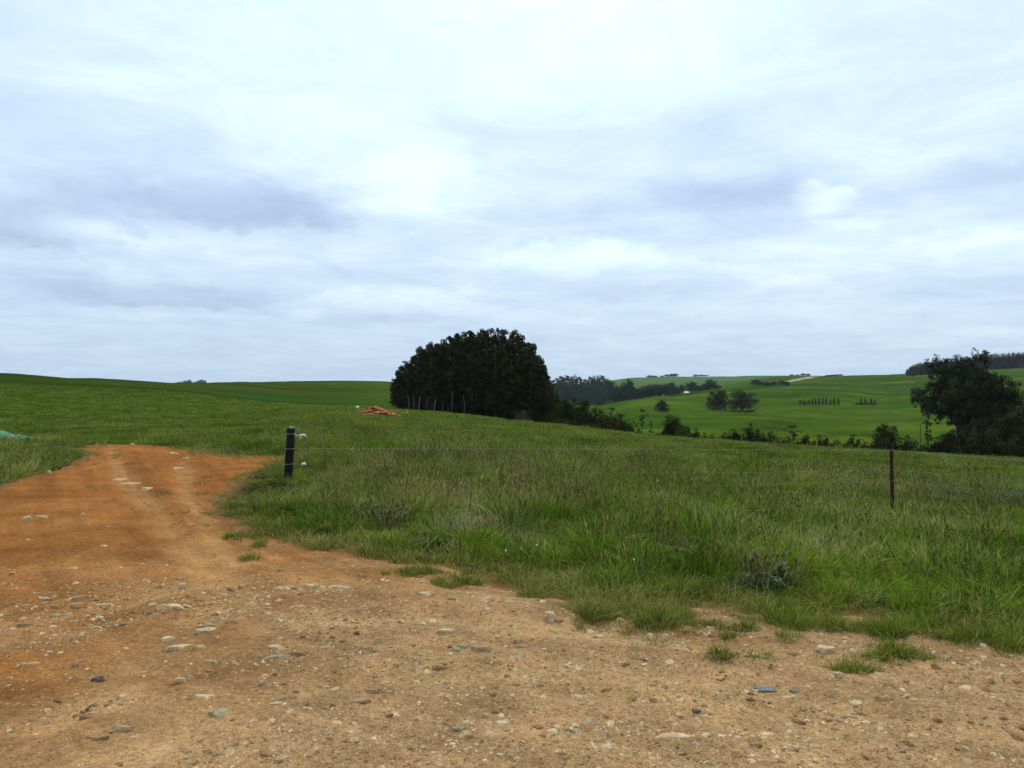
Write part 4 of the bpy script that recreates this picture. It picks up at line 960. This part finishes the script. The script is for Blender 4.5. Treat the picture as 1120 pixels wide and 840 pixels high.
# --- wooded dip beyond the near hill and the ridges behind
wg = 'blue green trees of the wooded dip on the far left of the valley'
for u, vt, w_, d in ((602, 417, 14, 900), (608, 414, 14, 930), (614, 412, 15, 900), (620, 411, 15, 940), (627, 411, 15, 900), (634, 412.5, 14, 930), (640, 415, 12, 900), (646, 412.5, 13, 920), (651, 411.5, 13, 900), (658, 411, 14, 940), (663, 414, 12, 900),
                     (606, 422, 16, 860), (616, 420, 18, 860), (628, 420, 18, 860), (641, 421, 18, 860), (652, 421, 18, 860), (662, 422, 14, 860), (669, 417, 12, 880), (610, 428, 16, 820), (636, 430, 18, 800), (648, 428, 18, 800), (658, 430, 18, 780)):
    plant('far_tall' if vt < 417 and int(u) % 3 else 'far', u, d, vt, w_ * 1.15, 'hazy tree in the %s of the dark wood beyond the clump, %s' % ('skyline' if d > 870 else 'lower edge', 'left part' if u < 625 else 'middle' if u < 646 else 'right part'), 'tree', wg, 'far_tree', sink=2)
dg = 'hazy trees along the dip behind the near green hill'
for u, vt, w_, vb in ((672, 424, 13, 437), (680, 421, 13, 437), (688, 415, 15, 435), (684, 424, 14, 437), (694, 426, 12, 436), (700, 425, 12, 436), (706, 422, 13, 436), (713, 420.5, 13, 436), (720, 420, 13, 435), (727, 420.5, 13, 435), (734, 418.5, 13, 435), (740, 423, 12, 433),
                     (745, 421, 8, 432), (757, 417.5, 15, 432), (763, 422, 10, 431), (771, 420, 11, 430), (777, 415, 13, 430), (784, 421, 10, 428)):
    plant('far', u, random.uniform(600, 660) if u < 735 else random.uniform(660, 700), vt, w_ * 1.1, 'dark tree in the line behind the near green hill, %s' % ('left of the farmhouse' if u < 742 else 'beside or right of the farmhouse'), 'tree', dg, 'far_tree', sink=1.5)
for u, vt, w_ in ((827, 415, 12), (832, 418, 8), (837, 417.5, 9), (841, 418.5, 9), (847, 417, 6), (855, 415.5, 9), (860, 417, 8)):
    hill_tree('far', u, vt, 422.5, w_, 'hazy little tree in the loose group below the pale hill track', 'trees below the pale hill track', 'far_tree', dmin=600)
for u, w_, h_ in ((711, 8, 3), (716, 7, 2.4), (724, 5, 2), (729, 6, 3), (735, 8, 3.6), (739, 6, 3.6), (761, 6, 2.6), (767, 8, 2.4), (772, 6, 1.8), (866, 6, 2.4), (872, 5, 2), (878, 7, 3.2), (884, 6, 2.8)):
    d = 1550; x = (u - CX) / F * d; g = h1(x, d); plant('far', u, d, CY - (g - EYE) * F / d - h_, w_, 'tiny hazy tree on the skyline of the farthest ridge', 'tree', 'skyline trees on the farthest ridge', 'far_tree')
for u in range(905, 922, 3):
    d = 985; x = (u - CX) / F * d; g = h1(x, d); plant('far', u, d, CY - (g - EYE) * F / d - 2.0, 5, 'tiny tree in the short level hedge on the right skyline', 'tree', 'trees of the skyline hedge', 'far_tree')
for u, w_, h_ in ((194, 6, 3), (198, 7, 3.2), (203, 7, 4.5), (207, 6, 5.5), (212, 5, 3), (216, 7, 4.2), (221, 8, 5.6), (224, 5, 4)):
    d = 1500; plant('far', u, d, 420.8 - h_, w_, 'hazy blue tree peeping over the dip between the two left hills', 'tree', 'trees peeping over the left skyline', 'far_tree')
# --- shelterbelt on the right skyline
n_ = 0
for u in np.arange(997, 1150, 3.6):
    for row in (0, 1):
        d = 860 + row * 25 + random.uniform(-6, 6); vt = np.interp(u, [995, 1000, 1010, 1030, 1060, 1090, 1120, 1150], [402, 399, 396.5, 393.5, 390.5, 388, 385.5, 383]) + random.uniform(-.7, .9)
        plant('bush', u + random.uniform(-1, 1), d, vt, 11, 'dark tree in the %s of the hilltop shelterbelt, %s' % (('front row', 'rear row')[row], 'left of the largest tree' if u < 1012 else 'behind the largest tree' if u < 1085 else 'right of the largest tree'), 'tree', 'trees of the hilltop shelterbelt', 'shelterbelt_tree', sink=2); n_ += 1
# ================================================================== far house and hill track
def house():
    d = 672; u = 745; x = (u - CX) / F * d; g = h1(x, d); zt = EYE - (428.5 - CY) * d / F
    z0 = max(g, EYE - (433.8 - CY) * d / F) - .3
    o = empty('farmhouse', (x, d, z0), R(8)); tag(o, 'white farmhouse half hidden among trees behind the near green hill', 'house')
    hh = zt - z0 - 1.3
    b = MB(); b.box((-7, -3.5, -2), (7, 3.5, hh)); link('wall', b.mesh('wall', M['wall']), o)
    b = MB(); b.v = [(-7.4, -4, hh + .004), (7.4, -4, hh + .004), (7.4, 4, hh + .004), (-7.4, 4, hh + .004), (-6.6, 0, hh + 1.5), (6.6, 0, hh + 1.5)]; b.f = [(0, 1, 5, 4), (1, 2, 5), (2, 3, 4, 5), (3, 0, 4), (0, 3, 2, 1)]
    r = link('roof', b.mesh('roof', M['roof']), o)
    b = MB(); b.box((2, -.3, hh + .9), (2.7, .4, hh + 2.1)); link('chimney', b.mesh('chimney', M['wall']), r)
    for wx in (-4.5, -1.5, 3.8):
        b = MB(); b.box((wx - .7, -3.56, hh - 1.9), (wx + .7, -3.49, hh - .7)); link('window', b.mesh('window', M['glass']), o)
    b = MB(); b.box((.9, -3.57, max(hh - 2.6, -1)), (1.8, -3.49, hh - .6)); link('door', b.mesh('door', M['roof']), o)
house()
def ribbon(name, pxs, dmin, width, mat, lift=.25):
    P = [Vector(at(u, v, dmin, 2000)) for u, v in pxs]; Q = []
    for a, b in zip(P[:-1], P[1:]):
        n = max(2, int((b - a).length / 8)); Q += [a.lerp(b, i / n) for i in range(n)]
    Q.append(P[-1]); co = []
    for i, p in enumerate(Q):
        d = (Q[min(i + 1, len(Q) - 1)] - Q[max(i - 1, 0)]); s = Vector((-d.y, d.x, 0)).normalized() * width * .5
        for k in (-1, 0, 1):
            q = p + s * k; co.append((q.x, q.y, h1(q.x, q.y) + lift))
    me = mesh_np(name, co, grid_faces(len(Q), 3), mat, True); return link(name, me)
M['hill_track'] = simple_mat('pale_clay_track', [(.3, (.20, .18, .10)), (.7, (.28, .25, .15))], .05, obj=False)
tag(ribbon('farm_track', [(859, 418.6), (868, 416.6), (876, 415), (884, 413.4), (892, 412.2)], 600, 14, M['hill_track'], .5), kind='structure')

# ================================================================== the fence
def fence():
    wx, wy, _ = at(315, 524, 5, 40); wz = h1(wx, wy)
    sx_d = 11.5; sx = (976 - CX) / F * sx_d; sz = h1(sx, sx_d)
    o = empty('wire_fence', (wx, wy, wz)); tag(o, 'sagging wire fence between a black wooden post and a rusty steel post', 'fence')
    def Wp(u, v, d): return Vector(((u - CX) / F * d, d, EYE - (v - CY) * d / F)) - Vector((wx, wy, wz))
    # black wooden strainer post, leaning a little to the right
    zt = EYE - (467.5 - CY) * wy / F - wz; r0 = 9.2 / F * wy * .5; lean = 3.2 / F * wy
    import bmesh
    pts_ = []; nseg = 22; ns = 20; b = MB()
    for i in range(nseg + 1):
        t = i / nseg; z = -.3 + (zt + .3) * t; cx_ = lean * max(0, z) / zt - .0
        for k in range(ns):
            a = 2 * math.pi * k / ns; rr = r0 * (1.02 - .06 * t) * (1 + .05 * math.sin(a * 3 + 1) + .03 * math.sin(a * 7 + z * 3) + random.gauss(0, .010))
            b.v.append((cx_ + rr * math.cos(a), rr * math.sin(a), z + (.008 * math.sin(a * 2) if i == nseg else 0)))
    for i in range(nseg):
        for k in range(ns): q = i * ns + k; w_ = i * ns + (k + 1) % ns; b.f.append((q, w_, w_ + ns, q + ns))
    post = link('wooden_post', b.mesh('wooden_post', M['wood'], True), o)
    c = MB(); c.tube([(lean, 0, zt - .022), (lean, 0, zt + .006), (lean, 0, zt + .012)], [r0 * .99, r0 * 1.0, r0 * .85], 20); link('post_top', c.mesh('post_top', M['wood_top']), post)
    for v in (474, 490.5, 507):
        z = EYE - (v - CY) * wy / F - wz; c = MB(); cx_ = lean * z / zt
        ring = [(cx_ + r0 * 1.06 * math.cos(a), r0 * 1.06 * math.sin(a), z + .006 * math.sin(a)) for a in np.linspace(0, 2 * math.pi, 25)]
        c.tube(ring, .0035, 5, False)
        link('wire_wrap', c.mesh('wire_wrap', M['wire'], True), post)
    # steel star post
    zt2 = EYE - (491 - CY) * sx_d / F - sz; b = MB(); w2 = .030
    for a in (math.pi / 2, math.pi / 2 + 2.094, math.pi / 2 - 2.094):
        ca, sa = math.cos(a), math.sin(a); na, nb = -sa * .0035, ca * .0035; s = len(b.v); ln = lambda z: .012 * (z / zt2)
        for z in (-.3, zt2):
            for (e, q) in ((0, -1), (0, 1), (1, 1), (1, -1)): b.v.append((ca * w2 * e + na * q - .02 * z, sa * w2 * e + nb * q, z + (.0 if e == 0 else -.01 * (z > 0))))
        for f in ((0,1,2,3),(7,6,5,4),(0,4,5,1),(1,5,6,2),(2,6,7,3),(3,7,4,0)): b.f.append(tuple(s + k for k in f))
    for k in range(7):
        z = .12 + k * (zt2 - .2) / 6; b.box((-.010 - .02 * z, -.040, z - .008), (.010 - .02 * z, -.026, z + .008))
    base = Vector((sx, sx_d, sz)) - Vector((wx, wy, wz))
    sp = link('steel_post', b.mesh('steel_post', M['rust']), o, tuple(base)); tag(sp, 'thin rusty red steel post')
    # an out-of-picture post that carries the wires on
    ex_d = 9.3; eu = 1420; bx = (eu - CX) / F * ex_d; bz = h1(bx, ex_d); b = MB(); b.tube([(0, 0, -.3), (0, 0, 1.05)], [.03, .03], 8)
    link('steel_post', b.mesh('steel_post', M['rust']), o, tuple(Vector((bx, ex_d, bz)) - Vector((wx, wy, wz))))
    rows = [([490.5, 491.2, 492.5], 492.8, 502, 524), ([507, 517, 513.5], 513.8, 520, 548), ([519, 531, 526], 526.5, 534, 566)]
    for (a0, am, a1), b0, b1, b2 in rows:
        def zof(v, d): return EYE - (v - CY) * d / F
        def seg(p0, pm, p1, n=24):
            out = []
            for i in range(n + 1):
                t = i / n; out.append(p0 * ((1 - t) * (1 - 2 * t)) + pm * (4 * t * (1 - t)) + p1 * (t * (2 * t - 1)))
            return out
        p0 = Wp(319, a0, wy - .02); p1 = Wp(975, a1, sx_d - .03); dm = (wy + sx_d) / 2; um = CX + F * ((p0.x + p1.x) / 2 + wx) / dm
        line = seg(p0, Wp(um, am, dm), p1)
        e1 = Vector((bx, ex_d - .03, zof(b2, ex_d))) - Vector((wx, wy, wz)); dm = (sx_d + ex_d) / 2; mid = (p1 + e1) / 2; mid.z -= .015
        line += seg(p1, mid, e1)[1:]
        c = MB(); c.tube(line, (.0016 if a0 < 500 else .0010), 5, False); link('wire', c.mesh('wire', M['wire'], True), o)
    # white plastic handle hanging off a bit of wire, and a white insulator on the lower wire
    c = MB(); p = [Wp(318, 475.5, wy), Wp(323, 475.8, wy - .03), Wp(328, 476.2, wy - .05)]; c.tube(p, .004, 5); h = link('wire_end', c.mesh('wire_end', M['white'], True), o)
    c = MB(); c.tube([Wp(327.5, 477, wy - .05), Wp(329.5, 475.8, wy - .05), Wp(332.5, 475.6, wy - .05), Wp(335, 477.6, wy - .05)], [.008, .016, .017, .008], 10)
    c.tube([Wp(330, 477.2, wy - .05), Wp(327.5, 481, wy - .05)], [.009, .005], 6); link('handle', c.mesh('handle', M['white'], True), h)
    q = Wp(332, 508.3, wy - .1); c = MB(); c.tube([q + Vector((-.035, 0, -.012)), q + Vector((-.02, 0, .012)), q + Vector((.02, 0, .018)), q + Vector((.038, 0, -.01))], [.010, .020, .020, .010], 10)
    link('insulator', c.mesh('insulator', M['white'], True), o)
fence()

# ================================================================== odds and ends in the paddock
def tarp():
    x, y, _ = at(4, 487, 10, 60); g = h1(x, y); n, m_ = 40, 26; co = []
    for j in range(m_):
        for i in range(n):
            s = i / (n - 1) * 2 - 1; t = j / (m_ - 1) * 2 - 1; px = s * .95; py = t * .8
            e = max(0, 1 - s * s) * max(0, 1 - t * t)
            z = .26 * e ** .55 * (1 + .35 * math.sin(s * 5 + 1) * math.cos(t * 4)) + .035 * float(fbm(np.array([px * 5.]), np.array([py * 5.]), 4, 5)[0]) + (.0 if e > 0 else -.02)
            co.append((px + .04 * math.sin(t * 9), py + .04 * math.sin(s * 8), z + .02))
    me = mesh_np('tarp', np.array(co), grid_faces(m_, n), M['tarp'], True); md = link('tarp', me, None, (x - .25, y, g + .06)); md.scale = (.8, 1, .95)
    s = md.modifiers.new('thickness', 'SOLIDIFY'); s.thickness = .006
    tag(md, 'crumpled green tarpaulin lying in the grass at the left edge', 'tarpaulin')
tarp()
def rubble():
    x, y, _ = at(414, 456, 20, 120); g = h1(x, y); r = random.Random(5); co = []; fs = []; b = 0
    protos = [rock_mesh(50 + k, .8, M['rubble'], 'r', 1) for k in range(5)]
    for i in range(230):
        s = r.gauss(0, .42); s = max(-1.05, min(1.05, s)); hx = s * 1.55; top = .68 * max(0, 1 - abs(s + .12) ** 1.3) ; t = r.random()
        px = hx; py = r.gauss(0, .35) * (1 - .4 * abs(s)); pz = top * t ** .7 * max(0, 1 - (py / .9) ** 2); q = r.uniform(.07, .17)
        me = protos[i % 5]; c = np.array([v.co[:] for v in me.vertices]); a = r.random() * 6.28; Rm = np.array([[math.cos(a), -math.sin(a), 0], [math.sin(a), math.cos(a), 0], [0, 0, 1]])
        co.append(c @ Rm.T * q * np.array([1.3, 1, .8]) + np.array([px, py, pz])); fs += [[v + b for v in p.vertices] for p in me.polygons]; b += len(c)
    me = mesh_np('rubble_heap', np.concatenate(co), np.array(fs), M['rubble']); f_ = y / 44.0 * .95
    o = link('rubble_heap', me, None, (x, y, g)); o.scale = (f_, f_, f_ * .95)
    tag(o, 'heap of broken orange clay and brick rubble left of the plantation clump', 'rubble heap')
    print('rubble dist', y)
rubble()
def scrap(name, u, v, w_, h_, mat, lab, cat, dmin=2, thick=.01):
    x, y, _ = at(u, v, dmin, 300); z = top1(x, y); W = w_ / F * y; Hh = h_ / F * y; n = 7; r = random.Random(int(u)); co = []
    for j in range(n):
        for i in range(n):
            s = i / (n - 1) - .5; t = j / (n - 1) - .5
            co.append((s * W * (1 + .2 * math.sin(t * 7)), t * W * .7, Hh * max(0, 1 - 3.2 * (s * s + t * t)) * r.uniform(.6, 1) + .004))
    me = mesh_np(name, np.array(co), grid_faces(n, n), mat, True); o = link(name, me, None, (x, y, z)); md = o.modifiers.new('thickness', 'SOLIDIFY'); md.thickness = thick * .3
    tag(o, lab, cat)
scrap('plastic_bag', 391, 446.5, 5, 3, M['white'], 'white bag lying far off in the paddock above the rubble heap', 'bag', 30)
scrap('plastic_scrap', 837, 757, 20, 2.0, M['blue'], 'larger scrap of faded blue plastic pressed in the gravel, right foreground', 'plastic scrap')
scrap('plastic_scrap', 869, 760, 9, 2.4, M['blue'], 'smaller scrap of faded blue plastic right of the larger one', 'plastic scrap')
scrap('pale_rock', 678, 439, 5, 2, M['stone_pale'], 'pale outcrop on the crest of the near green hill', 'rock', 300)

def weed(u, v, w_, h_, lab, seed, dmin=3, name='weed_plant', col='weed'):
    """leafy weed: many lance leaves on arching stems"""
    x, y, _ = at(u, v, dmin, 60); z = h1(x, y); W = w_ / F * y; Hh = h_ / F * y * 1.15; r = np.random.default_rng(seed); st = MB(); co = []; f = []; ti = []
    for i in range(26):
        a = r.uniform(0, 6.28); q = W * .5 * r.uniform(.2, 1); hh = Hh * r.uniform(.4, 1) * (1 - .35 * q / (W * .5)); p0 = np.array([q * .2 * math.cos(a), q * .2 * math.sin(a), 0]); p2 = np.array([q * math.cos(a), q * math.sin(a) * .8, hh]); p1 = (p0 + p2) / 2 + np.array([0, 0, hh * .25])
        st.tube([tuple(p0), tuple(p1), tuple(p2)], [.006, .005, .002], 4)
        for j in range(34):
            t = r.uniform(.25, 1); c = p0 * (1 - t) ** 2 + 2 * p1 * t * (1 - t) + p2 * t * t; d = r.normal(size=3); d[2] = abs(d[2]) * .5 + .1; d /= np.linalg.norm(d); s = np.cross(d, [0, 0, 1.]); s /= np.linalg.norm(s) + 1e-6
            L = r.uniform(.03, .07); wd = L * .17; b = len(co); co += [c, c + d * L * .5 + s * wd, c + d * L, c + d * L * .5 - s * wd]; f.append((b, b + 1, b + 2, b + 3)); v_ = r.uniform(); ti += [(v_, 0, v_)] * 4
    o = empty(name, (x, y, z)); tag(o, lab, 'weed'); link('stems', st.mesh('stems', M['stem']), o); link('leaves', mesh_np('leaves', np.array(co), np.array(f), M[col], False, {'tint': np.array(ti)}), o)
weed(846, 648, 76, 36, 'grey green bushy weed at the grass edge in the right foreground', 1)
weed(430, 580, 52, 34, 'dark grey leaved weed clump in the grass right of the wooden post', 2)
weed(1040, 560, 110, 34, 'largest tangle of grey weeds right of the rusty steel post', 3)
weed(905, 558, 70, 26, 'dark weed clump in the grass left of the rusty steel post', 4)
weed(1105, 566, 70, 38, 'arching weed tangle at the right edge of the picture', 5)
# white and yellow flowers
def flower(u, v, c, lab, grp):
    x, y, _ = at(u, v + 22, 4, 40); z = h1(x, y); zt = EYE - (v - CY) * y / F; h = max(zt - z, .15)
    o = empty('flower', (x, y, z)); tag(o, lab, 'flower', grp); b = MB(); b.tube([(0, 0, 0), (.01, 0, h)], [.002, .0015], 4); link('stem', b.mesh('stem', M['short']), o)
    b = MB(); b.tube([(.01, 0, h), (.01, 0, h + .012)], [.003, .008], 8); link('bloom', b.mesh('bloom', M[c]), o)
M['yellow'] = simple_mat('yellow_petal', [(.3, (.6, .5, .1)), (.7, (.75, .65, .2))], 30)
for u, v in ((586, 597), (692, 613), (552, 603), (569, 601)): flower(u, v, 'white' if u != 569 else 'yellow', 'tiny white flower in the long grass of the centre paddock' if u != 569 else 'tiny yellow flower among the white ones in the long grass', 'tiny white flowers in the grass' if u != 569 else None)

# ================================================================== haze
def haze():
    b = MB(); zt = 40.0
    b.box((-4200, -4200, -60), (4200, 4200, zt)); m = bpy.data.materials.new('haze_air'); m.use_nodes = True; t = NT(m.node_tree)
    t.n.remove(t.n['Principled BSDF']); v = t.n.new('ShaderNodeVolumePrincipled'); v.inputs['Color'].default_value = (.80, .88, 1.0, 1); v.inputs['Density'].default_value = HAZE; v.inputs['Anisotropy'].default_value = .2
    t.l.new(v.outputs[0], t.n['Material Output'].inputs['Volume'])
    o = link('haze', b.mesh('haze', m)); tag(o, kind='stuff')
haze()
